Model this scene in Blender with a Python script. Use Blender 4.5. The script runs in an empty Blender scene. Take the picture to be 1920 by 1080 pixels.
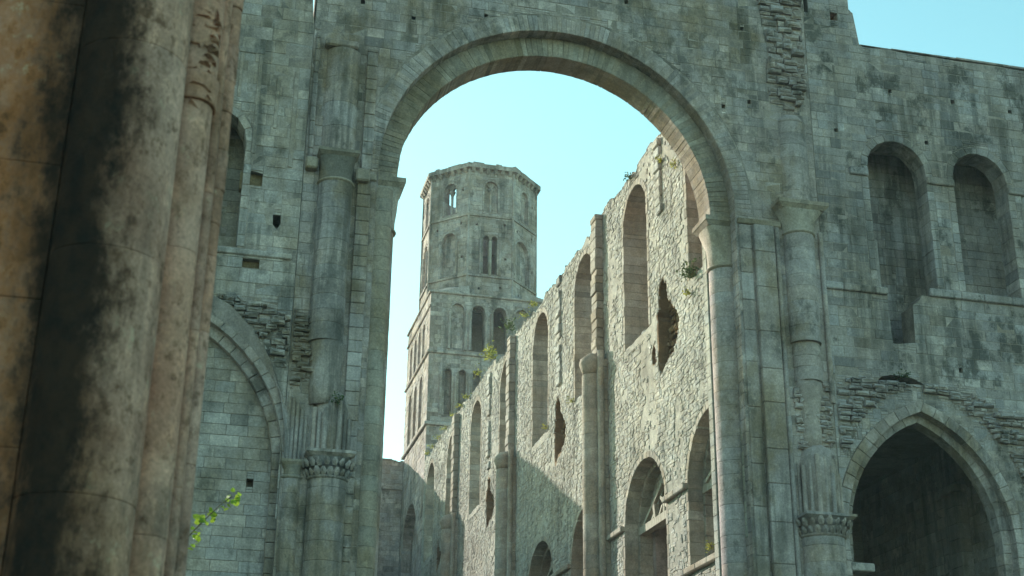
import bpy, math, random
import numpy as np
from mathutils import Matrix, Vector, noise as mnoise
random.seed(11)
RA = random.random
def RU(a, b): return a + (b - a) * RA()
def RT(): return RU(.36, .64) if RA() < .85 else RU(.15, .85)      # how far one stone differs from the next
PI = math.pi
sc = bpy.context.scene
COL = sc.collection

# ------------------------------------------------------------------ camera
F = 2650.0                       # focal length for a 1920 pixel wide frame
_Y = Vector((-703.0, -1080.0, -F)).normalized()
_Z = Vector((84.0, (F * F - 703.0 * 84.0) / 1080.0, -F)).normalized()
_X = _Y.cross(_Z)
EYE = Vector((0, 0, 1.6))
cam_d = bpy.data.cameras.new('camera')
cam = bpy.data.objects.new('camera', cam_d)
COL.objects.link(cam)
CR = Matrix((_X, _Y, _Z))
cam.matrix_world = Matrix.Translation(EYE) @ CR.to_4x4()
cam_d.sensor_width = 36.0
cam_d.lens = 36.0 * F / 1920.0
cam_d.clip_start = 0.1
cam_d.clip_end = 3000
cam_d.dof.use_dof = True
cam_d.dof.focus_distance = 60
cam_d.dof.aperture_fstop = 2.2
sc.camera = cam

def project(p):
    q = CR.transposed() @ (Vector(p) - EYE)
    if q.z > -0.1: return None
    return 960 + F * q.x / -q.z, 540 - F * q.y / -q.z, -q.z

# ------------------------------------------------------------------ light
SUN = Vector((-1.0, 1.9, 0.80)).normalized()
elev = math.asin(SUN.z)
azim = math.atan2(SUN.x, SUN.y)
sd = bpy.data.lights.new('sun', 'SUN')
sd.energy = 3.3
sd.angle = math.radians(0.55)
sd.color = (1.0, 0.985, 0.84)
so = bpy.data.objects.new('sun', sd)
COL.objects.link(so)
so.rotation_euler = SUN.to_track_quat('Z', 'Y').to_euler()
so.location = (-30, 60, 60)

w = bpy.data.worlds.new('World')
sc.world = w
w.use_nodes = True
nt = w.node_tree
nt.nodes.clear()
sky = nt.nodes.new('ShaderNodeTexSky')
sky.sky_type = 'NISHITA'
sky.sun_disc = False
sky.sun_elevation = elev
sky.sun_rotation = azim
sky.air_density = 1.0
sky.dust_density = 0.7
sky.ozone_density = 1.0
tintn = nt.nodes.new('ShaderNodeMix')
tintn.data_type = 'RGBA'
tintn.blend_type = 'MULTIPLY'
tintn.inputs[0].default_value = 1.0
tintn.inputs[7].default_value = (0.66, 1.0, 0.74, 1)
bg = nt.nodes.new('ShaderNodeBackground')
bg.inputs[1].default_value = 0.15
wo = nt.nodes.new('ShaderNodeOutputWorld')
nt.links.new(sky.outputs[0], tintn.inputs[6])
nt.links.new(tintn.outputs[2], bg.inputs[0])
nt.links.new(bg.outputs[0], wo.inputs[0])

sc.view_settings.view_transform = 'Standard'
sc.view_settings.look = 'None'
sc.view_settings.gamma = 1.0
sc.view_settings.exposure = 1.36
sc.cycles.max_bounces = 6

# ------------------------------------------------------------------ materials
class NT:
    def __init__(s, name):
        s.m = bpy.data.materials.new(name)
        s.m.use_nodes = True
        s.t = s.m.node_tree
        s.b = s.t.nodes['Principled BSDF']
    def n(s, ty, **k):
        nd = s.t.nodes.new(ty)
        for a, v in k.items(): setattr(nd, a, v)
        return nd
    def l(s, a, b): s.t.links.new(a, b)
    def noise(s, vec, scale, detail=4, rough=0.6):
        nd = s.n('ShaderNodeTexNoise')
        nd.inputs['Scale'].default_value = scale
        nd.inputs['Detail'].default_value = detail
        nd.inputs['Roughness'].default_value = rough
        s.l(vec, nd.inputs['Vector'])
        return nd.outputs['Fac']
    def mapr(s, v, a, b, c, d, smooth=False):
        nd = s.n('ShaderNodeMapRange')
        if smooth: nd.interpolation_type = 'SMOOTHSTEP'
        for i, x in enumerate((a, b, c, d)): nd.inputs[1 + i].default_value = x
        s.l(v, nd.inputs[0])
        return nd.outputs[0]
    def mix(s, fac, a, b, mode='MIX'):
        nd = s.n('ShaderNodeMix', data_type='RGBA', blend_type=mode)
        for sock, v in ((nd.inputs[0], fac), (nd.inputs[6], a), (nd.inputs[7], b)):
            if isinstance(v, (int, float)): sock.default_value = v
            elif isinstance(v, tuple): sock.default_value = (*v, 1)
            else: s.l(v, sock)
        return nd.outputs[2]
    def math(s, op, a, b=None):
        nd = s.n('ShaderNodeMath', operation=op)
        for sock, v in ((nd.inputs[0], a), (nd.inputs[1], b)):
            if v is None: continue
            if isinstance(v, (int, float)): sock.default_value = v
            else: s.l(v, sock)
        return nd.outputs[0]
    def mapping(s, vec, scale=(1, 1, 1), loc=(0, 0, 0)):
        nd = s.n('ShaderNodeMapping')
        nd.inputs['Scale'].default_value = scale
        nd.inputs['Location'].default_value = loc
        s.l(vec, nd.inputs['Vector'])
        return nd.outputs[0]

def stone_mat(name, c1, c2, ochre=(0.21, 0.13, 0.065), ochre_amt=0.35, streak=0.55, black=0.5, bump=0.6, tint=(0.62, 1.38), fine=18.0, seed=0.0, soot_shade=None):
    N = NT(name)
    tc = N.n('ShaderNodeTexCoord').outputs['Object']
    P = N.mapping(tc, loc=(seed, seed * 1.7, seed * 0.6))
    at = N.n('ShaderNodeAttribute', attribute_name='tint').outputs['Fac']
    n1 = N.noise(P, 0.55, 5)
    col = N.mix(N.mapr(n1, 0.35, 0.65, 0, 1, True), c1, c2)
    # single stones differ in value and a little in hue
    col = N.mix(1.0, col, N.mapr(at, 0, 1, tint[0], tint[1]), 'MULTIPLY')
    hue = N.math('FRACT', N.math('MULTIPLY', at, 7.31))
    col = N.mix(N.math('MULTIPLY', hue, 0.35), col, N.mix(1.0, col, (1.22, 0.98, 0.72), 'MULTIPLY'))
    # iron coloured patches
    n2 = N.noise(N.mapping(P, (0.8, 0.8, 0.5), (7, 3, 1)), 0.75, 6, 0.65)
    col = N.mix(N.math('MULTIPLY', N.mapr(n2, 0.46, 0.64, 0, 1, True), ochre_amt), col, ochre)
    # blotches of lichen, pale and dark
    n3 = N.noise(P, 3.2, 6, 0.7)
    col = N.mix(N.mapr(n3, 0.36, 0.62, 0.42, 0.0), col, N.mix(1.0, col, (0.50, 0.50, 0.52), 'MULTIPLY'))
    n3b = N.noise(N.mapping(P, loc=(31, 5, 9)), 5.5, 5, 0.7)
    col = N.mix(N.mapr(n3b, 0.52, 0.68, 0, 0.6), col, N.mix(1.0, col, (1.5, 1.48, 1.40), 'MULTIPLY'))
    # rain streaks
    n4 = N.noise(N.mapping(P, (2.3, 2.3, 0.16), (3, 8, 2)), 1.0, 6, 0.65)
    n4b = N.noise(N.mapping(P, (1, 1, 0.6), (13, 8, 2)), 0.33, 3)
    st = N.math('MULTIPLY', N.mapr(n4, 0.43, 0.62, 0, 1, True), N.mapr(n4b, 0.42, 0.60, 0.1, 1, True))
    col = N.mix(N.math('MULTIPLY', st, streak), col, (0.045, 0.042, 0.040))
    # black crust
    n5 = N.noise(N.mapping(P, (1, 1, 0.7), (23, 18, 12)), 0.9, 9, 0.72)
    col = N.mix(N.math('MULTIPLY', N.mapr(n5, 0.54, 0.63, 0, 1, True), black), col, (0.05, 0.046, 0.043))
    n6 = N.noise(P, fine, 6, 0.7)
    col = N.mix(1.0, col, N.mapr(n6, 0.2, 0.8, 0.62, 1.36), 'MULTIPLY')
    n7 = N.noise(P, fine * 4.5, 3, 0.7)
    if soot_shade:
        sx, sz, wd, lean = soot_shade
        sp = N.n('ShaderNodeSeparateXYZ')
        N.l(tc, sp.inputs[0])
        x = N.math('SUBTRACT', N.math('ADD', sp.outputs['X'], N.math('MULTIPLY', N.math('SUBTRACT', sp.outputs['Z'], sz), lean)), sx)
        wob = N.noise(N.mapping(tc, (1, 1, 0.4)), 2.4, 9, 0.72)
        wobf = N.noise(N.mapping(tc, (1, 1, 0.7), (5, 5, 5)), 9.0, 8, 0.75)
        edge = N.math('ADD', N.math('MULTIPLY', N.math('SUBTRACT', wob, 0.5), 2.6), N.math('MULTIPLY', N.math('SUBTRACT', wobf, 0.5), 1.9))
        ma = N.math('ADD', N.math('DIVIDE', N.math('ABSOLUTE', x), wd), edge)
        # rust to one side of the sooty, shaded band, brown blotches and pits everywhere
        col = N.mix(N.math('MULTIPLY', N.mapr(x, 0.0, -0.32, 0, 0.8, True), N.mapr(wobf, 0.38, 0.58, 0.45, 1)), col, (0.36, 0.105, 0.028))
        col = N.mix(N.mapr(wobf, 0.52, 0.64, 0, 0.62, True), col, (0.11, 0.048, 0.026))
        wob3 = N.noise(N.mapping(tc, (1, 1, 0.8), (9, 1, 4)), 5.0, 9, 0.74)
        col = N.mix(N.mapr(wob3, 0.55, 0.66, 0, 0.75, True), col, (0.085, 0.036, 0.020))
        col = N.mix(N.mapr(wob3, 0.42, 0.30, 0, 0.55, True), col, (0.62, 0.46, 0.34))
        col = N.mix(N.mapr(ma, 1.7, 0.6, 0, 0.8, True), col, (0.075, 0.033, 0.020))
        col = N.mix(N.mapr(ma, 1.05, 0.35, 0, 0.95, True), col, N.mix(N.mapr(wob3, .38, .62, 0, 1), (0.012, 0.009, 0.009), (0.040, 0.020, 0.014)))  # near-black band paints both the stain and the shade on the shaft's left
    N.l(col, N.b.inputs['Base Color'])
    N.b.inputs['Roughness'].default_value = 0.95
    N.b.inputs['Specular IOR Level'].default_value = 0.12
    bp = N.n('ShaderNodeBump')
    bp.inputs['Strength'].default_value = bump
    bp.inputs['Distance'].default_value = 0.05
    hgt = N.math('ADD', N.math('MULTIPLY', n3, 0.6), N.math('ADD', N.math('MULTIPLY', n6, 0.55), N.math('MULTIPLY', n7, 0.25)))
    N.l(hgt, bp.inputs['Height'])
    N.l(bp.outputs[0], N.b.inputs['Normal'])
    return N.m

M = {}
M['grey'] = stone_mat('weathered_limestone', (0.33, 0.262, 0.272), (0.47, 0.378, 0.392), ochre_amt=0.62, streak=0.62, seed=0)
M['left'] = stone_mat('pale_limestone', (0.375, 0.308, 0.315), (0.505, 0.415, 0.425), ochre_amt=0.45, streak=0.6, black=0.45, seed=5)
M['right'] = stone_mat('lichened_limestone', (0.29, 0.240, 0.260), (0.42, 0.352, 0.375), ochre_amt=0.3, streak=0.6, black=0.75, seed=9)
M['nave'] = stone_mat('rubble_limestone', (0.365, 0.345, 0.33), (0.48, 0.455, 0.435), ochre_amt=0.24, streak=0.40, black=0.34, bump=0.75, tint=(0.76, 1.24), seed=14)
M['reveal'] = stone_mat('brown_dressed_limestone', (0.315, 0.272, 0.245), (0.42, 0.372, 0.34), ochre_amt=0.35, streak=0.3, black=0.3, bump=0.4, seed=19)
M['tower'] = stone_mat('tower_limestone', (0.34, 0.282, 0.285), (0.48, 0.41, 0.41), ochre_amt=0.4, streak=0.65, black=0.6, bump=0.7, fine=9.0, seed=24)
M['soffit'] = stone_mat('brown_arch_limestone', (0.30, 0.236, 0.217), (0.39, 0.315, 0.292), ochre_amt=0.5, streak=0.3, black=0.3, seed=29)
M['pier'] = stone_mat('sooty_shaded_limestone', (0.42, 0.20, 0.155), (0.70, 0.40, 0.335), ochre=(0.20, 0.085, 0.03), ochre_amt=0.5, streak=0.5, black=0.5, bump=0.35, fine=30, seed=3, soot_shade=(-0.90, 5.6, 0.36, 0.03))
M['mortar'] = stone_mat('lime_mortar', (0.29, 0.232, 0.235), (0.40, 0.325, 0.33), ochre_amt=0.3, streak=0.5, black=0.4, bump=0.6, seed=34)
M['mortar_nave'] = stone_mat('pale_lime_mortar', (0.34, 0.32, 0.30), (0.44, 0.415, 0.39), ochre_amt=0.2, streak=0.3, black=0.3, bump=1.0, seed=37)
M['hole'] = stone_mat('torn_brown_core', (0.20, 0.13, 0.085), (0.27, 0.19, 0.13), ochre_amt=0.5, streak=0.2, black=0.3, bump=1.0, seed=41)

def plain_mat(name, c1, c2, scale=8, rough=0.8, bump=0.3, translucent=0.0, stretch=(1, 1, 1)):
    N = NT(name)
    tc = N.n('ShaderNodeTexCoord').outputs['Object']
    P = N.mapping(tc, stretch)
    n = N.noise(P, scale, 5, 0.65)
    at = N.n('ShaderNodeAttribute', attribute_name='tint').outputs['Fac']
    col = N.mix(N.mapr(n, 0.3, 0.7, 0, 1), c1, c2)
    col = N.mix(1.0, col, N.mapr(at, 0, 1, 0.7, 1.3), 'MULTIPLY')
    N.l(col, N.b.inputs['Base Color'])
    N.b.inputs['Roughness'].default_value = rough
    N.b.inputs['Specular IOR Level'].default_value = 0.2
    bp = N.n('ShaderNodeBump')
    bp.inputs['Strength'].default_value = bump
    bp.inputs['Distance'].default_value = 0.02
    N.l(n, bp.inputs['Height'])
    N.l(bp.outputs[0], N.b.inputs['Normal'])
    if translucent:
        tr = N.n('ShaderNodeBsdfTranslucent')
        N.l(col, tr.inputs['Color'])
        mx = N.n('ShaderNodeMixShader')
        mx.inputs[0].default_value = translucent
        N.l(N.b.outputs[0], mx.inputs[1])
        N.l(tr.outputs[0], mx.inputs[2])
        N.l(mx.outputs[0], N.t.nodes['Material Output'].inputs['Surface'])
    return N.m
M['timber'] = plain_mat('grey_weathered_oak', (0.16, 0.12, 0.09), (0.42, 0.37, 0.31), 3, 0.85, 0.5, stretch=(6, 6, 1))
M['leaf'] = plain_mat('fresh_green_leaf', (0.22, 0.34, 0.03), (0.34, 0.46, 0.05), 6, 0.55, 0.1, 0.45)
M['moss'] = plain_mat('yellow_green_wall_plant', (0.20, 0.21, 0.04), (0.36, 0.32, 0.07), 4, 0.7, 0.1, 0.35)
M['shrub'] = plain_mat('dark_green_wall_plant', (0.05, 0.075, 0.03), (0.10, 0.12, 0.05), 4, 0.7, 0.1, 0.3)
M['twig'] = plain_mat('brown_twig', (0.10, 0.07, 0.04), (0.18, 0.13, 0.08), 20)
M['ground'] = plain_mat('worn_grass', (0.055, 0.07, 0.03), (0.16, 0.15, 0.10), 0.6, 0.95, 0.6)

# ------------------------------------------------------------------ object helpers
def mesh_obj(name, verts, faces, mat, parent=None, tint=0.5, smooth=False):
    me = bpy.data.meshes.new(name)
    me.from_pydata([tuple(v) for v in verts], [], faces)
    me.materials.append(mat)
    a = me.attributes.new('tint', 'FLOAT', 'FACE')
    n = len(me.polygons)
    if isinstance(tint, (int, float)): tint = [tint] * n
    a.data.foreach_set('value', tint)
    if smooth: me.polygons.foreach_set('use_smooth', [True] * n)
    o = bpy.data.objects.new(name, me)
    COL.objects.link(o)
    if parent is not None: child_of(o, parent)
    return o

def child_of(o, parent):
    o.parent = parent
    o.matrix_parent_inverse = Matrix.Translation(-WORLD_LOC.get(parent.name, Vector((0, 0, 0))))
WORLD_LOC = {}
def thing(name, label, cat, loc, group=None):
    o = bpy.data.objects.new(name, None)
    o.empty_display_size = 0.5
    COL.objects.link(o)
    o.location = loc
    WORLD_LOC[o.name] = Vector(loc)
    o['label'] = label
    o['category'] = cat
    if group: o['group'] = group
    return o

class Frame:
    def __init__(s, O, U, Nn):
        s.O = Vector(O); s.U = Vector(U).normalized(); s.N = Vector(Nn).normalized()
        s.flip = s.U.cross(Vector((0, 0, 1))).dot(s.N) < 0
    def w(s, u, v, d=0.0):
        p = s.O + s.U * u - s.N * d
        return (p.x, p.y, p.z + v)

# -------- polygons and spans
def arch_poly(uc, hw, z0, zs, rise=None, e=0.0, n=10):
    rise = rise or hw
    R = (hw * hw + rise * rise) / (2 * hw)
    th = math.acos(max(-1, min(1, (R - hw) / (R + e)))) if R > hw + 1e-6 else PI / 2
    cl = uc - hw + R
    pts = [(uc - hw - e, z0 - (e if z0 > -5 else 0)), ]
    for i in range(n + 1):
        a = PI - th * i / n
        pts.append((cl + (R + e) * math.cos(a), zs + (R + e) * math.sin(a)))
    cr = uc + hw - R
    for i in range(1, n + 1):
        a = th - th * i / n
        pts.append((cr + (R + e) * math.cos(a), zs + (R + e) * math.sin(a)))
    pts.append((uc + hw + e, z0 - (e if z0 > -5 else 0)))
    return pts
def rect(u0, u1, v0, v1): return [(u0, v0), (u0, v1), (u1, v1), (u1, v0)]

def poly_spans(poly, v):
    us = []
    n = len(poly)
    for i in range(n):
        (a, b), (c, d) = poly[i], poly[(i + 1) % n]
        if (b <= v < d) or (d <= v < b):
            us.append(a + (c - a) * (v - b) / (d - b))
    us.sort()
    return [(us[i], us[i + 1]) for i in range(0, len(us) - 1, 2)]
def solid(outer, holes, v):
    sp = poly_spans(outer, v)
    hs = sorted(h for H in holes for h in poly_spans(H, v))
    for a, b in hs:
        out = []
        for s, t in sp:
            if b <= s or a >= t: out.append((s, t)); continue
            if a > s: out.append((s, a))
            if b < t: out.append((b, t))
        sp = out
    return sp

def core(fr, outer, holes, d0, d1):
    """Solid body of a wall as prisms between the heights where its outline turns."""
    vs = sorted({round(p[1], 4) for P in [outer] + holes for p in P})
    lo, hi = min(p[1] for p in outer), max(p[1] for p in outer)
    vs = [v for v in vs if lo <= v <= hi]
    V, Fc = [], []
    e = 1e-4
    for v0, v1 in zip(vs, vs[1:]):
        if v1 - v0 < 5e-4: continue
        A, B = solid(outer, holes, v0 + e), solid(outer, holes, v1 - e)
        if len(A) != len(B):
            A = B = solid(outer, holes, (v0 + v1) / 2)
        for (a0, a1), (b0, b1) in zip(A, B):
            if a1 - a0 < 1e-3 and b1 - b0 < 1e-3: continue
            k = len(V)
            V += [fr.w(a0, v0, d0), fr.w(a1, v0, d0), fr.w(b1, v1, d0), fr.w(b0, v1, d0),
                  fr.w(a0, v0, d1), fr.w(a1, v0, d1), fr.w(b1, v1, d1), fr.w(b0, v1, d1)]
            for f in ((0, 1, 2, 3), (5, 4, 7, 6), (4, 0, 3, 7), (1, 5, 6, 2), (3, 2, 6, 7), (4, 5, 1, 0)):
                f = tuple(k + i for i in f)
                Fc.append(f[::-1] if fr.flip else f)
    return V, Fc

# -------- stones
def stone(fr, q, h=0.0, back=0.05, ch=0.007, jit=0.005, joint=0.005, bulge=0.0, tint=None, lump=0.0):
    """One dressed stone from a quad q of (u, v) corners, counter-clockwise from bottom left; its face stands h proud of the wall plane."""
    cu = sum(p[0] for p in q) / 4; cv = sum(p[1] for p in q) / 4
    def shrink(p, k):
        du, dv = cu - p[0], cv - p[1]
        return (p[0] + math.copysign(min(k, abs(du) * 0.8), du), p[1] + math.copysign(min(k, abs(dv) * 0.8), dv))
    Q = [shrink(p, joint) for p in q]
    if lump: Q = [(p[0] + RU(-lump, lump), p[1] + RU(-lump, lump)) for p in Q]
    tu, tv = RU(-jit, jit), RU(-jit, jit)
    V = [fr.w(p[0], p[1], back) for p in Q]
    V += [fr.w(p[0], p[1], -h + ch) for p in Q]
    for i, p in enumerate(Q):
        s = shrink(p, ch * RU(0.6, 2.0))
        V.append(fr.w(s[0], s[1], -h + RU(-jit, jit) * 0.6 + (tu if i in (0, 3) else -tu) * 0.6 + (tv if i < 2 else -tv) * 0.6))
    Fc = []
    for i in range(4):
        j = (i + 1) % 4
        Fc.append((i, j, 4 + j, 4 + i)); Fc.append((4 + i, 4 + j, 8 + j, 8 + i))
    if bulge:
        V.append(fr.w(cu + RU(-.2, .2) * (q[1][0] - q[0][0]), cv + RU(-.2, .2) * (q[3][1] - q[0][1]), -h - bulge * RU(0.3, 1.3)))
        for i in range(4): Fc.append((8 + i, 8 + (i + 1) % 4, 12))
    else:
        Fc.append((8, 9, 10, 11))
    if fr.flip: Fc = [f[::-1] for f in Fc]
    area = abs((Q[1][0] - Q[0][0] + Q[2][0] - Q[3][0]) / 2 * (Q[3][1] - Q[0][1] + Q[2][1] - Q[1][1]) / 2)
    c = Vector(fr.w(cu, cv, 0))
    pr = project(c)
    score = 0
    if pr and -10 < pr[0] < 1930 and -10 < pr[1] < 1090:
        score = area * abs(fr.N.dot((EYE - c).normalized())) / pr[2] ** 2
    if tint is None:
        tint = RU(.32, .68) if RA() < .82 else RA()
    return (V, Fc, tint, score, c)

def courses(fr, outer, holes, v0, v1, ch=(0.30, 0.40), wl=(0.4, 0.9), skip=0.0, warp=None, plaster=False, **kw):
    """Coursed stones over a wall face; only the stones that meet an opening are cut to its outline."""
    out = []
    e = 2e-4
    def put(bl, br, tr, tl, a, b):
        if skip and RA() < skip: return
        if min(br - bl, tr - tl) < -1e-6 or max(br - bl, tr - tl) < 0.05: return
        if plaster and mnoise.noise((br * .45, a * .45, 3.0)) + .5 * mnoise.noise((br * 1.3, a * 1.3, 9.0)) > .26 and RA() < .8: return
        k = dict(kw)
        k['h'] = kw.get('h', 0.0) + RU(-1, 1) * kw.get('hv', 0.006)
        k.pop('hv', None)
        q = [(bl, a), (br, a), (tr, b), (tl, b)]
        if warp: q = [(p[0], p[1] + warp(p[0], p[1])) for p in q]
        if warp and RA() < .3:
            m0 = RU(.35, .65); d = RU(-.015, .015)
            l = (q[0][0] + (q[3][0] - q[0][0]) * m0, q[0][1] + (q[3][1] - q[0][1]) * m0 + d)
            r = (q[1][0] + (q[2][0] - q[1][0]) * m0, q[1][1] + (q[2][1] - q[1][1]) * m0 - d)
            out.append(stone(fr, [q[0], q[1], r, l], **k)); k['h'] += RU(-.012, .012)
            out.append(stone(fr, [l, r, q[2], q[3]], **k))
        else:
            out.append(stone(fr, q, **k))
    def fill(a0, a1, b0, b1, a, b):
        L, Rr = max(a0, b0), min(a1, b1)
        cuts = []
        u = L + RU(*wl) * RU(0.3, 1)
        while u < Rr - wl[0] * 0.55:
            cuts.append(u); u += RU(*wl)
        bl, tl = a0, b0
        for c in cuts + [None]:
            br, tr = (c, c) if c is not None else (a1, b1)
            put(bl, br, tr, tl, a, b)
            bl = tl = c
    def row(a, b):
        S = [solid(outer, holes, v) for v in (a + e, (a + b) / 2, b - e)]
        A, B = S[0], S[2]
        if len(A) == len(B) == len(S[1]) and all(abs(p[0] - q[0]) < .25 and abs(p[1] - q[1]) < .25 for p, q in zip(A, B)):
            for p, q in zip(A, B): fill(p[0], p[1], q[0], q[1], a, b)
            return
        us = sorted({round(x, 4) for sp in S for iv in sp for x in iv})
        run = None
        inside = lambda sp, u: any(s0 < u < s1 for s0, s1 in sp)
        for u0, u1 in zip(us, us[1:]):
            if u1 - u0 < 1e-3: continue
            m = (u0 + u1) / 2
            fl = [inside(sp, m) for sp in S]
            if all(fl):
                run = (run[0], u1) if run else (u0, u1)
                continue
            if run: fill(run[0], run[1], run[0], run[1], a, b); run = None
            if any(fl):
                n = 4 if b - a > .2 else 2
                for k in range(n):
                    sa, sb = a + (b - a) * k / n, a + (b - a) * (k + 1) / n
                    P, Q = solid(outer, holes, sa + e), solid(outer, holes, sb - e)
                    if len(P) != len(Q): P = Q = solid(outer, holes, (sa + sb) / 2)
                    for p, q in zip(P, Q):
                        c = lambda x: min(max(x, u0), u1)
                        fill(c(p[0]), c(p[1]), c(q[0]), c(q[1]), sa, sb)
        if run: fill(run[0], run[1], run[0], run[1], a, b)
    v = v0
    while v < v1 - 0.02:
        h = RU(*ch)
        if v + h > v1 - 0.1: h = v1 - v
        row(v, v + h)
        v += h
    return out

def trim(fr, uc, hw, z0, zs, ring, back, rise=None, step=0.32, course=0.36, h=0.012, jamb=True, arc=True, **kw):
    """Jamb stones and voussoirs round an arched opening, running through the depth of the wall."""
    out = []
    rise = rise or hw
    R = (hw * hw + rise * rise) / (2 * hw)
    th = math.acos(max(-1, min(1, (R - hw) / R))) if R > hw + 1e-6 else PI / 2
    if arc:
        n = max(3, int(R * th / step))
        for side in (-1, 1):
            c = uc + side * (hw - R)
            for i in range(n):
                a0, a1 = th * i / n, th * (i + 1) / n
                r1 = R + ring
                pt = lambda r, a: (c + side * r * math.cos(a), zs + r * math.sin(a))
                if side > 0: q = [pt(R, a0), pt(r1, a0), pt(r1, a1), pt(R, a1)]
                else: q = [pt(r1, a0), pt(R, a0), pt(R, a1), pt(r1, a1)]
                out.append(wedge(fr, q, h, back, **kw))
    if jamb:
        for side in (-1, 1):
            v = z0
            while v < zs - 0.02:
                hh = course * RU(0.8, 1.2)
                if v + hh > zs - 0.12: hh = zs - v
                e0, e1 = uc + side * hw, uc + side * (hw + ring)
                a, b = min(e0, e1), max(e0, e1)
                out.append(wedge(fr, [(a, v), (b, v), (b, v + hh), (a, v + hh)], h, back, **kw))
                v += hh
    return out
def wedge(fr, q, h, back, gap=0.96, hv=0.005, tint=None):
    cu = sum(p[0] for p in q) / 4; cv = sum(p[1] for p in q) / 4
    Q = []
    for i, p in enumerate(q):
        # close joints, faces left full towards the opening
        Q.append((cu + (p[0] - cu) * gap + RU(-.007, .007), cv + (p[1] - cv) * gap + RU(-.007, .007)))
    return stone(fr, Q, h=h + RU(-hv, hv), back=back, ch=0.014, jit=0.004, joint=0.0, tint=tint)

def emit(root, recs, mat, name='stone', field='stone_field', limit=300, keep=None, mat_fn=None):
    vis = [r for r in recs if r[3] > 0 and (keep is None or keep(r[4]))]
    vis.sort(key=lambda r: -r[3])
    top = vis[:limit]
    ids = {id(r) for r in top}
    for r in top:
        mesh_obj(name, r[0], r[1], mat, root, r[2])
    rest = [r for r in recs if id(r) not in ids]
    if rest:
        V, Fc, T = [], [], []
        for r in rest:
            k = len(V)
            V += r[0]
            Fc += [tuple(k + i for i in f) for f in r[1]]
            T += [r[2]] * len(r[1])
        o = mesh_obj(field, V, Fc, mat, root, T)
        o['kind'] = 'stuff'
        return o

def box(name, root, mat, x0, x1, y0, y1, z0, z1, bev=0.015, tint=0.5, rough=0.0):
    """Chamfered block."""
    V, Fc = [], []
    b = min(bev, (x1 - x0) / 3, (y1 - y0) / 3, (z1 - z0) / 3)
    xs, ys, zs = (x0, x0 + b, x1 - b, x1), (y0, y0 + b, y1 - b, y1), (z0, z0 + b, z1 - b, z1)
    idx = {}
    def vid(i, j, k):
        # keep only vertices with exactly one coordinate on the outer shell
        key = (i, j, k)
        if key not in idx:
            idx[key] = len(V)
            V.append((xs[i] + RU(-rough, rough), ys[j] + RU(-rough, rough), zs[k] + RU(-rough, rough)))
        return idx[key]
    for ax in range(3):
        for s in (0, 3):
            q = []
            for a, c in ((1, 1), (2, 1), (2, 2), (1, 2)):
                t = [0, 0, 0]; t[ax] = s; t[(ax + 1) % 3] = a; t[(ax + 2) % 3] = c
                q.append(vid(*t))
            Fc.append(tuple(q if s else q[::-1]))
    for ax in range(3):                                   # edges
        o1, o2 = (ax + 1) % 3, (ax + 2) % 3
        for s1 in (0, 3):
            for s2 in (0, 3):
                q = []
                for (m, side) in ((1, 0), (2, 0), (2, 1), (1, 1)):
                    t = [0, 0, 0]; t[ax] = m
                    if side == 0: t[o1] = s1; t[o2] = 1 if s2 == 0 else 2
                    else: t[o1] = 1 if s1 == 0 else 2; t[o2] = s2
                    q.append(vid(*t))
                Fc.append(tuple(q))
    for sx in (0, 3):                                     # corners
        for sy in (0, 3):
            for sz in (0, 3):
                ix, iy, iz = (1 if sx == 0 else 2), (1 if sy == 0 else 2), (1 if sz == 0 else 2)
                Fc.append((vid(sx, iy, iz), vid(ix, sy, iz), vid(ix, iy, sz)))
    return mesh_obj(name, V, Fc, mat, root, tint)

def lathe(name, root, mat, cx, cy, prof, n=24, tint=0.5, smooth=True, wob=0.0):
    V, Fc = [], []
    for r, z in prof:
        for i in range(n):
            a = 2 * PI * i / n
            rr = r * (1 + RU(-wob, wob))
            V.append((cx + rr * math.cos(a), cy + rr * math.sin(a), z + RU(-wob, wob) * 0.4))
    for j in range(len(prof) - 1):
        for i in range(n):
            k = (i + 1) % n
            Fc.append((j * n + i, j * n + k, (j + 1) * n + k, (j + 1) * n + i))
    Fc.append(tuple(range(n))[::-1])
    Fc.append(tuple((len(prof) - 1) * n + i for i in range(n)))
    o = mesh_obj(name, V, Fc, mat, root, tint, smooth)
    if smooth:
        me = o.data
        me.polygons.foreach_set('use_smooth', [len(p.vertices) == 4 for p in me.polygons])
    return o

def shaft(root, mat, cx, cy, r, z0, z1, h=0.5, name='drum', n=24, worn=0.0, bev=0.007):
    z = z0
    while z < z1 - 0.02:
        hh = h * RU(0.8, 1.2)
        if z + hh > z1 - 0.2: hh = z1 - z
        b = min(bev, r * .06)
        rr = r * RU(0.992, 1.004)
        lathe(name, root, mat, cx + RU(-worn, worn), cy + RU(-worn, worn),
              [(rr - b, z + 0.001), (rr - b * .1, z + b), (rr, z + b * 4), (rr, z + hh * 0.5), (rr, z + hh - b * 4), (rr - b * .1, z + hh - b), (rr - b, z + hh - 0.001)], n, RU(.42, .58), True, 0.0022 + worn)
        z += hh

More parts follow.
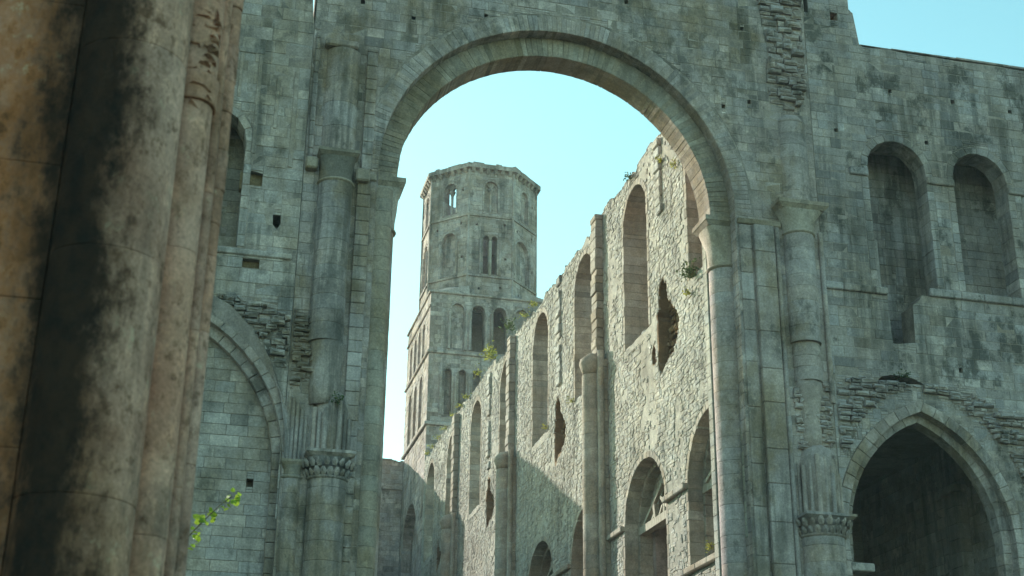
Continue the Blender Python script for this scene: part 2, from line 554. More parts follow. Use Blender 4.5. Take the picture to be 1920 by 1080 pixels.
def loft_capital(root, mat, cx, cy, r, z0, z1, half, ab=0.28, fx=1.0, fy=1.0, carved=False):
    """Necking, bell widening from round to square, and a chamfered abacus."""
    n = 32
    def ring(t, z, wob=0.0):
        pts = []
        for i in range(n):
            a = 2 * PI * (i + 0.5) / n
            c, s = math.cos(a), math.sin(a)
            k = 1 / max(abs(c), abs(s))
            rr = r * (1 - t) + half * 0.93 * t * (1 + (k - 1) * min(1, t * 1.3)) if t > 0 else r
            rr *= 1 + RU(-wob, wob)
            pts.append((cx + rr * c * (1 + (fx - 1) * t), cy + rr * s * (1 + (fy - 1) * t), z))
        return pts
    za = z1 - ab
    V, Fc = [], []
    prof = [(0, z0), (0.04, z0 + (za - z0) * 0.2), (0.22, z0 + (za - z0) * 0.5), (0.62, z0 + (za - z0) * 0.8), (0.92, za)]
    for t, z in prof: V += ring(t, z, 0.03)
    for j in range(len(prof) - 1):
        for i in range(n):
            k = (i + 1) % n
            Fc.append((j * n + i, j * n + k, (j + 1) * n + k, (j + 1) * n + i))
    cap = mesh_obj('capital', V, Fc, mat, root, RA(), True)
    hx, hy = half * fx, half * fy
    V = []
    for (k, z) in ((0.90, za + 0.001), (1.03, za + ab * 0.45), (1.06, za + ab * 0.5), (1.06, z1)):
        V += [(cx - hx * k, cy - hy * k, z), (cx + hx * k, cy - hy * k, z), (cx + hx * k, cy + hy * k, z), (cx - hx * k, cy + hy * k, z)]
    Fc = [(3, 2, 1, 0), (12, 13, 14, 15)]
    for j in range(3):
        for i in range(4):
            k = (i + 1) % 4
            Fc.append((j * 4 + i, j * 4 + k, (j + 1) * 4 + k, (j + 1) * 4 + i))
    mesh_obj('abacus', V, Fc, mat, cap, RT())
    prof = [(r + 0.065 * math.sin(PI * i / 6) - 0.01, z0 - 0.07 + 0.12 * i / 6) for i in range(7)]
    lathe('necking', cap, mat, cx, cy, prof, 28, RT())
    if carved:
        m = 11
        for q in range(m):
            a = PI + PI * (q + 0.5) / m
            for lev in (0, 1):
                zz = z0 + 0.10 + lev * 0.24 + RU(-.02, .02)
                aa = a + (0.14 if lev else 0)
                rr = r + 0.05 + lev * 0.10
                px, py = cx + rr * math.cos(aa), cy + rr * math.sin(aa)
                s = 0.10 * RU(0.8, 1.2)
                t = Vector((-math.sin(aa), math.cos(aa), 0)); o = Vector((math.cos(aa), math.sin(aa), 0))
                c0 = Vector((px, py, zz))
                P = [c0 - t * s * .5 - Vector((0, 0, s)), c0 + t * s * .5 - Vector((0, 0, s)), c0 + t * s * .9 + o * .03, c0 + t * s * .35 + o * .10 + Vector((0, 0, s * 1.0)),
                     c0 - t * s * .35 + o * .10 + Vector((0, 0, s * 1.0)), c0 - t * s * .9 + o * .03, c0 + o * 0.11 + Vector((0, 0, s * .2)), c0 - o * .10]
                Fq = [(0, 1, 6), (1, 2, 6), (2, 3, 6), (3, 4, 6), (4, 5, 6), (5, 0, 6), (1, 0, 7), (2, 1, 7), (3, 2, 7), (4, 3, 7), (5, 4, 7), (0, 5, 7)]
                mesh_obj('carved_leaf', P, Fq, mat, cap, RT())
    return cap

def rubble_patch(fr, poly, size=0.22, out=0.12, mat=None, root=None, limit=300, name='rubble_stone'):
    """Torn masonry: irregular lumps that stand out of the wall at different depths."""
    v0, v1 = min(p[1] for p in poly), max(p[1] for p in poly)
    recs = []
    v = v0
    while v < v1:
        h = size * RU(0.45, 0.8)
        for a, b in poly_spans(poly, v + h / 2):
            u = a
            while u < b - 0.05:
                wd = min(size * RU(0.7, 1.9), b - u)
                hh = out * RU(-0.1, 1.0)
                if wd > 0.06:
                    recs.append(stone(fr, [(u, v), (u + wd, v), (u + wd, v + h), (u, v + h)], h=hh, back=0.10, ch=min(0.04, h * .3), jit=0.03, joint=0.01, bulge=0.035, lump=0.02))
                u += wd
        v += h
    return recs

def ragged(u0, u1, zfn, step=0.5):
    pts = []
    u = u0
    while u < u1:
        pts.append((u, zfn(u))); u += step * RU(0.5, 1.5)
    pts.append((u1, zfn(u1)))
    return pts

# ------------------------------------------------------------------ ground
V = [(-400, -300, 0), (400, -300, 0), (400, 900, 0), (-400, 900, 0)]
g = mesh_obj('ground', V, [(0, 1, 2, 3)], M['ground'])
g['kind'] = 'structure'

# ------------------------------------------------------------------ crossing wall with the great arch
YF = 37.05
FA = Frame((0, YF, 0), (1, 0, 0), (0, -1, 0))
cw = thing('crossing_arch_wall', 'tall grey limestone wall pierced by one great round arch open to the sky', 'wall', (10.4, 37.7, 0))
AC, AZ, RO, RI = 10.42, 20.6, 5.60, 4.95
outer = [(2.65, 0), (2.65, 25.3), (2.66, 25.4), (2.74, 31.5), (18.85, 31.5), (18.85, 0)]
big = arch_poly(AC, RO, -6, AZ, n=26, e=0.015)
putlogs = [rect(u, u + .13, z, z + .15) for u, z in ((7.05, 27.0), (12.55, 27.65), (15.75, 24.25), (16.65, 24.55), (16.55, 27.3), (5.6, 25.9), (7.9, 26.35), (4.0, 26.2))]
V, Fc = core(FA, outer, [big] + putlogs, 0.009, 1.35)
mesh_obj('masonry_core', V, Fc, M['mortar'], cw)
V, Fc = core(FA, [(2.65, 20), (2.65, 25.2), (2.66, 25.4), (2.74, 31.5), (18.85, 31.5), (18.85, 20)], [arch_poly(AC, RO + .4, -6, AZ, n=12)], 0.7, 1.38)
mesh_obj('wall_backing', V, Fc, M['mortar'], cw)
mask = arch_poly(AC, RO + 0.62, AZ, AZ, n=26)
jmask = rect(AC - RO - 0.0, AC + RO + 0.0, -6, AZ)
rubR = [(17.45, 24.7), (17.35, 25.6), (17.5, 26.6), (17.35, 27.6), (17.2, 28.6), (17.2, 31), (18.8, 31), (18.8, 29), (18.7, 26.8), (18.8, 25.6), (18.65, 24.9), (18.2, 24.5)]
rubL = [(2.7, 14.4), (2.7, 15.9), (3.45, 15.75), (3.55, 15.1), (3.35, 14.2)]
recs = courses(FA, outer, [mask, jmask, rubR, rubL] + putlogs, 7.5, 31.4, ch=(0.27, 0.37), wl=(0.32, 0.75), hv=0.010, skip=.006)
emit(cw, recs, M['grey'])
# long thin voussoirs flush with the wall, then the recessed inner order
n = 118
vou = []
for i in range(n):
    a0, a1 = PI * i / n, PI * (i + 1) / n
    pt = lambda r, a: (AC + r * math.cos(a), AZ + r * math.sin(a))
    r1 = RO + 0.60 * RU(0.86, 1.0)
    vou.append(wedge(FA, [pt(RO, a0), pt(r1, a0), pt(r1, a1), pt(RO, a1)], 0.004, 0.52, gap=0.965, hv=0.008))
emit(cw, vou, M['grey'], 'voussoir')
FI = Frame((0, 37.5, 0), (1, 0, 0), (0, -1, 0))
vou = []
n = 96
for i in range(n):
    a0, a1 = PI * i / n, PI * (i + 1) / n
    vou.append(wedge(FI, [pt(RI, a0), pt(RO + .05, a0), pt(RO + .05, a1), pt(RI, a1)], 0.0, 0.95, gap=0.975, hv=0.006))
emit(cw, vou, M['soffit'], 'voussoir')
ring_out = arch_poly(AC, RO + .3, AZ, AZ, n=26)
V, Fc = core(FI, ring_out, [arch_poly(AC, RI + .035, AZ - 3, AZ, n=26)], 0.03, 0.92)
mesh_obj('arch_ring', V, Fc, M['soffit'], cw)
# jambs: engaged columns with capitals
for sx, jx in ((-1, AC - RO), (1, AC + RO)):
    cx = jx - sx * (0.17 if sx < 0 else 0.06)
    shaft(cw, M['grey'], cx, 37.98, 0.50, 7.5, 18.95, 0.42)
    loft_capital(cw, M['soffit'], cx - sx * 0.02, 37.98, 0.50, 18.98, 20.58, 0.56, 0.30, 1.18 if sx < 0 else 1.3, 1.0)
    z = 7.5
    while z < 20.5:
        h = min(RU(.35, .5), 20.55 - z)
        a, b = (jx - .05, jx + .69) if sx < 0 else (jx - .57, jx + .05)
        box('jamb_stone', cw, M['nave'], a, b, 38.2, 38.52, z + .003, z + h - .003, .012, RT())
        z += h
    # squared jamb stones on the outer order
    z = 7.5
    while z < AZ - .05:
        h = min(RU(.3, .42), AZ - z)
        box('jamb_stone', cw, M['grey'], jx - 0.04 if sx < 0 else jx - 0.012, jx + 0.012 if sx < 0 else jx + 0.04, YF - 0.006, YF + 0.47, z + .004, z + h - .004, 0.012, RT())
        z += h
# impost course running from the jamb capital over to the half column
box('string_course', cw, M['soffit'], AC + RO + .05, 17.52, YF - .07, YF + .1, 20.22, 20.42, .03)
box('string_course', cw, M['soffit'], 4.18, AC - RO - .04, YF - .06, YF + .1, 20.18, 20.40, .03)
# flat pilasters stepping back beside the great arch
for (x0, x1, p) in ((16.10, 16.50, .05), (16.56, 17.22, .17)):
    z = 7.5
    while z < 20.2:
        h = min(RU(.6, 1.5), 20.2 - z)
        if 20.2 - z - h < .3: h = 20.2 - z
        box('pilaster_stone', cw, M['grey'], x0, x1, YF - p + RU(-.008, .008), YF + .05, z + .004, z + h - .004, .02, RT())
        z += h
for x in (17.36, 18.83):
    shaft(cw, M['grey'], x, YF - 0.02, 0.085, 14.6 if x > 18 else 7.5, 20.2, 0.9, 'nook_shaft', 12)
z = 7.5
while z < 20.1:
    h = min(RU(.3, .46), 20.1 - z)
    box('pilaster_stone', cw, M['grey'], 4.22, 4.62, YF - .10 + RU(-.01, .01), YF + .05, z + .004, z + h - .004, .02, RT())
    z += h
# half columns of the crossing piers
shaft(cw, M['grey'], 18.08, YF + 0.02, 0.50, 16.4, 20.0, 0.42)
shaft(cw, M['grey'], 18.10, YF + 0.10, 0.47, 15.2, 16.4, 0.36, worn=0.02)
lathe('broken_drum', cw, M['grey'], 18.10, YF + .16, [(.30, 13.0), (.36, 13.6), (.33, 14.1), (.40, 14.6), (.46, 15.0), (.47, 15.2)], 20, .4, True, .05)
emit(cw, rubble_patch(FA, [(17.6, 13.1), (17.55, 15.0), (18.75, 15.3), (18.8, 13.3)], .22, .16), M['grey'], 'torn_stone', 'torn_stone_field')
loft_capital(cw, M['soffit'], 18.08, YF + 0.02, 0.50, 20.02, 21.0, 0.66, 0.26, 1.2, 0.9)
shaft(cw, M['grey'], 3.60, YF + 0.02, 0.50, 15.0, 19.9, 0.42)
lathe('broken_drum', cw, M['grey'], 3.66, YF + .06, [(.40, 13.2), (.44, 13.7), (.42, 14.1), (.47, 14.5), (.46, 14.8), (.50, 15.0)], 22, .5, True, .035)
loft_capital(cw, M['soffit'], 3.60, YF + 0.02, 0.50, 19.92, 20.86, 0.56, 0.20, 1.0, 0.9)
box('impost_block', cw, M['soffit'], 4.14, 4.56, YF - .32, YF + .05, 20.02, 20.42, .05)
box('impost_block', cw, M['soffit'], 2.68, 3.02, YF - .30, YF + .05, 20.25, 20.62, .05)
# wall shafts above the capitals
shaft(cw, M['grey'], 3.60, YF + .26, .57, 20.88, 24.40, 1.0)
box('pilaster_cap', cw, M['grey'], 3.0, 4.0, YF - .30, YF + .05, 24.42, 24.66, .05, .8)
for x0, x1, p, z1 in ((4.3, 4.62, .10, 24.6), (2.72, 2.86, .12, 24.9)):
    z = 20.5
    while z < z1:
        h = min(RU(.35, .5), z1 - z)
        box('pilaster_stone', cw, M['grey'], x0, x1, YF - p + RU(-.008, .008), YF + .05, z + .004, z + h - .004, .02, RT())
        z += h
shaft(cw, M['grey'], 18.15, YF + 0.30, 0.56, 21.02, 24.0, 0.5)
prof = [(0.56 * math.cos(PI / 2 * i / 6), 24.0 + .42 * math.sin(PI / 2 * i / 6)) for i in range(7)]
lathe('rounded_stone', cw, M['grey'], 18.15, YF + .30, prof, 24, .6)
recs = rubble_patch(FA, rubR, 0.30, 0.20)
emit(cw, recs, M['grey'], 'torn_stone', 'torn_stone_field')
# ruined carved capitals and the gothic rolls that stand on them
def gothic(root, cx, cap0, cap1, top, r, mat, half):
    shaft(root, mat, cx, YF + .08, r, 7.5, cap0, 0.45)
    loft_capital(root, mat, cx, YF + .08, r, cap0 + .02, cap1, half, 0.16, 1.0, 1.0, True)
    for k in range(9):
        a = PI + PI * (k + .5) / 9
        rr = .075 if k % 2 else .055
        R = half * .86
        t = top - RU(0, .5) - (0.35 if k > 6 else 0)
        shaft(root, mat, cx + R * math.cos(a), YF + .08 + R * math.sin(a) * .85, rr, cap1 + .005, t, 1.2, 'roll_moulding', 10)
    lathe('springer_block', root, mat, cx, YF + .1, [(half * .80, cap1 + .004), (half * .80, top - .3), (half * .62, top + .15), (half * .3, top + .3)], 18, .5, True, .05)
gothic(cw, 3.90, 11.15, 11.86, 13.35, 0.54, M['grey'], 0.62)
gothic(cw, 18.2, 10.5, 11.1, 12.95, 0.66, M['grey'], 0.74)
# smaller respond at the springing of the blocked arch
shaft(cw, M['grey'], 2.95, YF + .12, 0.27, 7.5, 11.15, 0.5)
loft_capital(cw, M['soffit'], 2.95, YF + .12, 0.26, 11.17, 11.62, 0.30, 0.14)
for k in range(5):
    shaft(cw, M['grey'], 2.74 + .12 * k, YF + .02 - .05 * math.sin(PI * k / 4), .055, 11.63, 13.4 - .15 * k + RU(0, .3), 1.1, 'roll_moulding', 10)
recs = rubble_patch(FA, [(2.7, 13.6), (2.7, 15.9), (3.45, 15.75), (3.5, 15.1), (3.3, 13.9)], 0.22, 0.22)
emit(cw, recs, M['grey'], 'torn_stone', 'torn_stone_field')
shaft(cw, M['soffit'], 5.02, YF + .2, .30, 7.5, 20.0, .5, 'nook_shaft', 16)

# ------------------------------------------------------------------ transept wall on the far left
tl = thing('transept_wall', 'pale ashlar wall with a blocked pointed arch, behind the stained foreground pier', 'wall', (-8, 37.7, 0))
outer = [(-34, 0), (-34, 28.5), (2.36, 28.5), (2.60, 25.3), (2.64, 25.25), (2.64, 0)]  # unseen far left run, carried on to keep the sun off the foreground pier
niche = dict(uc=-0.06, hw=1.0, z0=17.66, zs=20.98)
sun_opening = dict(uc=-9.95, hw=1.0, z0=12.7, zs=14.2)  # unseen opening added so a beam of sun reaches the twig
parch = dict(uc=-0.05, hw=2.72, z0=-6, zs=11.4, rise=4.2)
h_n = arch_poly(**niche, n=10); h_l = arch_poly(**sun_opening); h_p = arch_poly(**parch, n=14)
sq = [rect(.92, 1.5, 19.6, 20.06), rect(1.15, 1.62, 17.04, 17.32), [(1.88, 18.75), (1.9, 18.45), (2.02, 18.3), (2.12, 18.5), (2.1, 18.78)], rect(-1.9, -1.7, 18.4, 18.6)]
V, Fc = core(FA, outer, [arch_poly(**niche, e=.03), arch_poly(**sun_opening, e=0.03), arch_poly(**parch, e=.03, n=14)] + sq, 0.009, 0.85)
mesh_obj('masonry_core', V, Fc, M['mortar'], tl)
V, Fc = core(Frame((0, YF + 1.0, 0), (1, 0, 0), (0, -1, 0)), [(-34, 0), (-34, 28), (2.4, 28), (2.4, 0)], [arch_poly(**sun_opening, e=0.03), rect(-1.2, 1.15, 17.3, 22.3)], -0.14, 0.5)
box('niche_back', tl, M['mortar'], -1.3, 1.25, YF + 1.51, YF + 1.8, 17.2, 22.4, .02)
mesh_obj('wall_backing', V, Fc, M['mortar'], tl)
rubP = [(-1, 15.6), (-1, 16.4), (0.4, 16.2), (1.2, 16.05), (2.0, 15.9), (2.6, 15.85), (2.6, 14.2), (2.3, 14.3), (1.9, 14.9), (1.5, 15.4), (.9, 15.6), (0.3, 15.9)]
lo_edge = [(-2.8, 7), (-2.8, 16.0)] + [(0.2, 16.25), (0.9, 15.9), (1.5, 15.3), (2.1, 14.5), (2.58, 13.3), (2.6, 7)]
recs = courses(FA, outer, [arch_poly(**niche, e=.24), arch_poly(**sun_opening, e=.3), lo_edge, rubP] + sq, 7.5, 28.4, ch=(0.30, 0.42), wl=(0.4, 0.85), hv=0.012)
seen = lambda c: (project(c) or (0,))[0] > 345
emit(tl, recs, M['left'], keep=seen)
emit(tl, trim(FA, **niche, ring=.22, back=.8) + trim(FA, **sun_opening, ring=.28, back=.8), M['left'], 'voussoir')
emit(tl, rubble_patch(FA, rubP, .24, .26), M['left'], 'torn_stone', 'torn_stone_field', keep=seen)
# niche back, in the passage behind
FB = Frame((0, YF + 1.5, 0), (1, 0, 0), (0, -1, 0))
emit(tl, courses(FB, rect(-1.3, 1.25, 17.2, 22.4), [rect(.42, .6, 19.5, 19.68), rect(.5, .66, 18.7, 18.86)], 17.2, 22.4, hv=.01), M['soffit'], 'niche_stone', keep=seen)
# putlog backs
for q in sq[:2]:
    box('putlog_back', tl, M['hole'], q[0][0] - .05, q[2][0] + .05, YF + .22, YF + .5, q[0][1] - .05, q[1][1] + .05, .02)
# blocked pointed arch: two recessed orders and a coursed filling
emit(tl, trim(FA, **parch, ring=.30, back=.30, h=0.02, step=.42), M['grey'], 'arch_moulding', keep=seen)
p2 = dict(parch); p2.update(hw=2.46, rise=3.9)
FB2 = Frame((0, YF + .26, 0), (1, 0, 0), (0, -1, 0))
emit(tl, trim(FB2, **p2, ring=.34, back=.32, h=0.0, step=.42), M['grey'], 'arch_moulding', keep=seen)
FB3 = Frame((0, YF + .52, 0), (1, 0, 0), (0, -1, 0))
emit(tl, courses(FB3, rect(-3, 2.75, 7.5, 16), [rect(1.80, 1.98, 10.95, 11.18)], 7.5, 16, ch=(.27, .33), wl=(.45, .85), hv=.008, h=0.0), M['left'], 'filling_stone', keep=seen)
V, Fc = core(FB3, rect(-3, 2.74, 0, 16), [rect(1.80, 1.98, 10.95, 11.18)], .02, .3)
mesh_obj('filling_core', V, Fc, M['mortar'], tl)
# curved vault springing over the arch
Vv, Ff = [], []
vpts = [(-2.0, 16.3), (-0.9, 16.25), (0.2, 16.1), (0.9, 15.75), (1.5, 15.15), (2.05, 14.35), (2.4, 13.4), (2.6, 12.4), (2.64, 11.65)]
ipts = []
pp = arch_poly(parch['uc'], parch['hw'] + .26, 11.4, 11.4, 4.4, n=14)
right_side = [p for p in pp[15:] if p[0] > -2.2][:15]
m = len(vpts)
for i, (u, v) in enumerate(vpts):
    t = i / (m - 1)
    j = min(len(right_side) - 1, int(t * (len(right_side) - 1)))
    iu, iv = right_side[j]
    Vv += [FA.w(iu, iv, -0.02), FA.w((iu + u) / 2, (iv + v) / 2, -0.07 - .02 * math.sin(6 * t)), FA.w(u + .05, v + .05, -0.19)]
for i in range(m - 1):
    for k in (0, 1):
        Ff.append((3 * i + k, 3 * i + k + 1, 3 * i + k + 4, 3 * i + k + 3))
mesh_obj('vault_springing', Vv, Ff, M['grey'], tl, .45, True)
# shallow blind panels high on the wall
for (x0, x1, z0, z1) in ((0.55, 0.66, 22.4, 23.9), (1.10, 1.22, 20.6, 23.85), (1.66, 1.78, 21.5, 23.2), (2.18, 2.32, 20.3, 23.5)):
    box('blind_shaft', tl, M['left'], x0, x1, YF - .028, YF + .03, z0, z1, .03, RT())
box('blind_lintel', tl, M['left'], 0.5, 1.25, YF - .03, YF + .03, 23.92, 24.1, .04, .3)
box('string_course', tl, M['left'], -3, 2.5, YF - .07, YF + .05, 17.40, 17.58, .03, .6)

# ------------------------------------------------------------------ transept wall on the right
tr = thing('transept_wall', 'lichened wall with two round niches above a dark pointed arch', 'wall', (24, 37.7, 0))
outer = [(18.86, 0), (18.86, 31.5), (20.55, 31.5), (20.56, 28.75), (20.70, 28.68), (20.84, 27.45)] + ragged(21.0, 33.8, lambda u: 27.40 + RU(-.04, .05), .7) + [(34, 27.4), (34, 0)]
nic = [dict(uc=21.75, hw=1.03, z0=18.5, zs=22.85), dict(uc=24.77, hw=.98, z0=18.75, zs=22.85), dict(uc=27.8, hw=1.0, z0=18.75, zs=22.85)]
par = dict(uc=21.74, hw=2.70, z0=-6, zs=10.75, rise=3.85)
slot = [(21.0, 18.52), (20.98, 18.0), (21.04, 16.72), (21.80, 16.82), (21.84, 18.1), (22.1, 18.3), (22.2, 18.52)]
put = [rect(u, u + .13, z, z + .15) for u, z in ((21.75, 25.7), (24.05, 25.65), (19.65, 23.95), (22.9, 23.95), (23.2, 16.0), (26.2, 25.6))] + [rect(19.85, 20.12, 28.25, 28.6), rect(18.9, 19.05, 28.4, 29.2)]
hollow = [(20.4, 15.5), (20.55, 15.63), (20.9, 15.72), (21.3, 15.72), (21.7, 15.62), (21.98, 15.48), (21.2, 15.46)]
V, Fc = core(FA, outer, [arch_poly(**q, e=.03) for q in nic] + [arch_poly(**par, e=.03, n=14), slot, hollow] + put, .009, .75)
mesh_obj('masonry_core', V, Fc, M['mortar'], tr)
rubT = [(18.95, 13.2), (19.0, 15.3), (19.9, 15.6), (21.0, 15.45), (22.4, 15.5), (23.6, 15.3), (24.6, 14.8), (26, 14.6), (27.6, 14.0), (27.6, 12), (25.2, 12), (24.7, 13.3), (23.9, 14.3), (22.8, 15.0), (21.7, 15.3), (20.6, 15.0), (19.7, 14.2), (19.2, 13.1)]
recs = courses(FA, outer, [arch_poly(**q, e=.26) for q in nic] + [arch_poly(**par, e=.34, n=14), slot, hollow, rubT] + put, 7.5, 31.4, ch=(.27, .36), wl=(.35, .8), hv=.009, skip=.006)
emit(tr, recs, M['right'])
for q in nic: emit(tr, trim(FA, **q, ring=.25, back=.74), M['right'], 'voussoir')
emit(tr, trim(FA, **par, ring=.33, back=.34, h=.03, step=.40), M['grey'], 'arch_moulding')
p2 = dict(par); p2.update(hw=2.44, rise=3.6)
FC2 = Frame((0, YF + .30, 0), (1, 0, 0), (0, -1, 0))
emit(tr, trim(FC2, **p2, ring=.34, back=.44, h=0, step=.40), M['grey'], 'arch_moulding')
V, Fc = core(FC2, rect(18.9, 24.7, 0, 15.4), [arch_poly(**p2, e=.03, n=14)], .03, .42)
mesh_obj('arch_order_core', V, Fc, M['mortar'], tr)
emit(tr, rubble_patch(FA, rubT, .24, .2), M['right'], 'torn_stone', 'torn_stone_field')
# rear leaf of the wall passage, with its floor and roof
FR = Frame((0, YF + 1.7, 0), (1, 0, 0), (0, -1, 0))
V, Fc = core(FR, rect(18.86, 34, 15.6, 27.3), [], .02, .7)
mesh_obj('rear_leaf', V, Fc, M['mortar'], tr)
holes2 = [rect(21.95, 22.1, 21.3, 21.46), rect(22.2, 22.34, 19.75, 19.9)]
emit(tr, courses(FR, rect(19.2, 29.5, 16.0, 24.6), holes2, 16.0, 24.6, ch=(.28, .36), wl=(.4, .8), hv=.01), M['right'], 'passage_stone')
box('passage_roof', tr, M['mortar'], 18.88, 33.9, YF + .70, YF + 1.73, 24.3, 27.2, .02)
box('passage_floor', tr, M['mortar'], 18.88, 33.9, YF + .70, YF + 1.73, 15.7, 16.6, .02)
box('passage_jamb', tr, M['right'], 20.5, 21.25, YF + .72, YF + 1.72, 16.6, 20.6, .05)
for x0, x1 in ((20.04, 20.70), (22.80, 23.78), (25.76, 26.78)):
    box('impost', tr, M['right'], x0, x1, YF - .09, YF + .3, 22.46, 22.72, .03, RT())
u = 18.58
while u < 33:
    l = RU(.7, 1.1)
    if u < 20.9: box('string_course', tr, M['right'], u + .004 if u > 18.9 else 18.87, min(u + l, 20.99) - .004, YF - .10, YF + .1, 18.34, 18.58, .03, RT())
    elif u > 22.4: box('string_course', tr, M['right'], u + .004, u + l - .004, YF - .10, YF + .1, 18.46, 18.72, .03, RT())
    u += l
    if 20.9 < u < 22.45: u = 22.45
u = 20.86
while u < 33.5:
    l = RU(.6, 1.2)
    box('coping_stone', tr, M['right'], u + .004, min(u + l, 33.9) - .004, YF - .03 + RU(-.02, .02), YF + .8, 27.43, 27.43 + RU(.02, .09), .01, RT())
    u += l
box('ledge_block', tr, M['right'], 19.0, 19.75, YF - .05, YF + .4, 9.62, 9.86, .03)
# aisle seen through the pointed arch
ai = thing('aisle_bay', 'dark vaulted bay seen through the pointed arch', 'vault', (23, 45, 0))
box('ceiling', ai, M['mortar'], 17.3, 26.2, YF + .78, 49, 15.15, 15.55, .02)
FW = Frame((0, 48, 0), (1, 0, 0), (0, -1, 0))
V, Fc = core(FW, rect(17.0, 25.4, 0, 15.2), [], .02, .6)
mesh_obj('rear_wall', V, Fc, M['mortar'], ai)
emit(ai, courses(FW, rect(17.7, 25.2, 9, 15), [], 9, 15, ch=(.3, .4), wl=(.5, 1.0)), M['soffit'])
FD = Frame((25.2, 0, 0), (0, 1, 0), (-1, 0, 0))
V, Fc = core(FD, rect(YF + .8, 48, 0, 15.2), [], .02, .6)
mesh_obj('side_wall', V, Fc, M['mortar'], ai)
emit(ai, courses(FD, rect(YF + .8, 48, 8, 15), [], 8, 15, ch=(.26, .36), wl=(.4, .9), hv=.02), M['left'])
pi2 = thing('aisle_pier', 'pale flat pilaster standing in the gloom inside the pointed arch', 'pilaster', (25.0, 41.0, 0))
z = 6
while z < 13.2:
    h = min(RU(.4, .6), 13.2 - z)
    box('pilaster_stone', pi2, M['left'], 24.78, 25.19, 40.6, 41.35, z + .003, z + h - .003, .02, RT())
    z += h
box('impost', pi2, M['left'], 24.70, 25.19, 40.5, 41.45, 13.2, 13.45, .04, .5)

# ------------------------------------------------------------------ nave wall
XW = 16.0
FN = Frame((XW, 0, 0), (0, 1, 0), (-1, 0, 0))
nw = thing('nave_wall', 'long sunlit rubble wall with tall round-headed windows receding to the tower', 'wall', (16.7, 64, 0))
WC = [39.75, 46.68, 53.52, 60.7, 67.55, 74.85, 81.7, 88.6]
PIERS = [51.0, 65.9, 79.8]
def ztop(y):
    z = 26.72 + .12 * math.sin(y * .9) + RU(-.13, .13)
    if 44 < y < 50.4: z += .08
    if 50.6 < y < 51.6: z -= .12
    if 56.4 < y < 58.3: z -= .25
    if y > 70: z += .25
    return z
outer = [(38.42, 0)] + ragged(38.42, 91.0, ztop, .38) + [(91.0, 0)]
win = [dict(uc=c, hw=1.36, z0=19.9 + RU(-.1, .1), zs=24.70) for c in WC]
tri = [dict(uc=c, hw=2.2, z0=10.45, zs=13.0, rise=2.1) for c in (39.75, 46.3, 53.4, 60.6, 67.6, 74.8, 81.6)]
TA = [(44.3, 17.6), (44.35, 18.7), (44.42, 19.3), (44.4, 19.9), (44.2, 20.2), (44.1, 20.8), (43.7, 21.05), (43.35, 20.7), (43.3, 20.1), (43.0, 19.95), (42.75, 19.6), (42.5, 19.5), (42.3, 19.2), (42.3, 18.7), (42.5, 18.3), (42.9, 18.05), (43.4, 17.9), (43.9, 17.7)]
def jag(P):
    out = []
    for (a, b), (c, d) in zip(P, P[1:] + P[:1]):
        out += [(a + RU(-.05, .05), b + RU(-.05, .05)), ((a + c) / 2 + RU(-.12, .12), (b + d) / 2 + RU(-.07, .07))]
    return out
tears = [TA, [(57.25 + (u - 43.35) * .85, 19.5 + (z - 19.3) * .82) for u, z in TA], [(70.85 + (u - 43.35) * .9, 19.4 + (z - 19.3) * .75) for u, z in TA],
         [(84.9 + (u - 43.35) * .6, 19.4 + (z - 19.3) * .6) for u, z in TA], [(44.75, 18.2), (44.7, 18.7), (44.9, 18.95), (45.1, 18.7), (45.05, 18.25)]]
tears = [jag(t) if i < 4 else t for i, t in enumerate(tears)]
holesN = [rect(y, y + .14, z, z + .2) for y, z in ((45.0, 25.9), (44.75, 25.6), (49.6, 24.6), (52.0, 24.3), (41.4, 19.6), (56.2, 22.9), (44.9, 23.6), (50.2, 22.5), (44.6, 18.15), (49.2, 15.8), (58.1, 16.8), (56.5, 16.9), (63.1, 23.3), (70, 22.8), (72.5, 17.9))]
def grow(P, k):
    cu = sum(p[0] for p in P) / len(P); cv = sum(p[1] for p in P) / len(P)
    return [(cu + (u - cu) * k, cv + (v - cv) * k) for u, v in P]
V, Fc = core(FN, outer, [arch_poly(**q, e=.03) for q in win + tri] + [grow(t, 1.12) for t in tears] + holesN, .018, 1.55)
mesh_obj('masonry_core', V, Fc, M['mortar_nave'], nw)
masks = [arch_poly(**q, e=.26) for q in win] + [arch_poly(**q, e=.24) for q in tri] + tears + holesN
nearN = [(38.42, 9)] + [(38.42, 26.9)] + [(60, 26.9), (60, 9)]
recs = courses(FN, outer, masks, 9.0, 27.3, ch=(.09, .17), wl=(.09, .30), hv=.016, bulge=.010, lump=.006, plaster=True, back=.08, warp=lambda u, v: .03 * math.sin(u * 1.3 + v * .7) + .02 * math.sin(u * 3.1 - v * 1.9) + .012 * math.sin(u * 6.7 + v * 4.3))
emit(nw, recs, M['nave'], keep=lambda c: project(c)[0] < 1335)
for q in win:
    emit(nw, trim(FN, **q, ring=.25, back=1.52, h=.0, course=.34, step=.26, hv=.012), M['reveal'], 'dressed_stone')
for q in tri:
    emit(nw, trim(FN, **q, ring=.23, back=.55, h=.0, course=.36, step=.28, hv=.012), M['reveal'], 'dressed_stone')
FT2 = Frame((XW + .5, 0, 0), (0, 1, 0), (-1, 0, 0))
for q in tri:                                             # inner order of the gallery arches
    p2 = dict(q); p2.update(hw=2.02, rise=1.92)
    emit(nw, trim(FT2, **p2, ring=.3, back=1.0, h=.0, course=.36, step=.3), M['reveal'], 'dressed_stone')
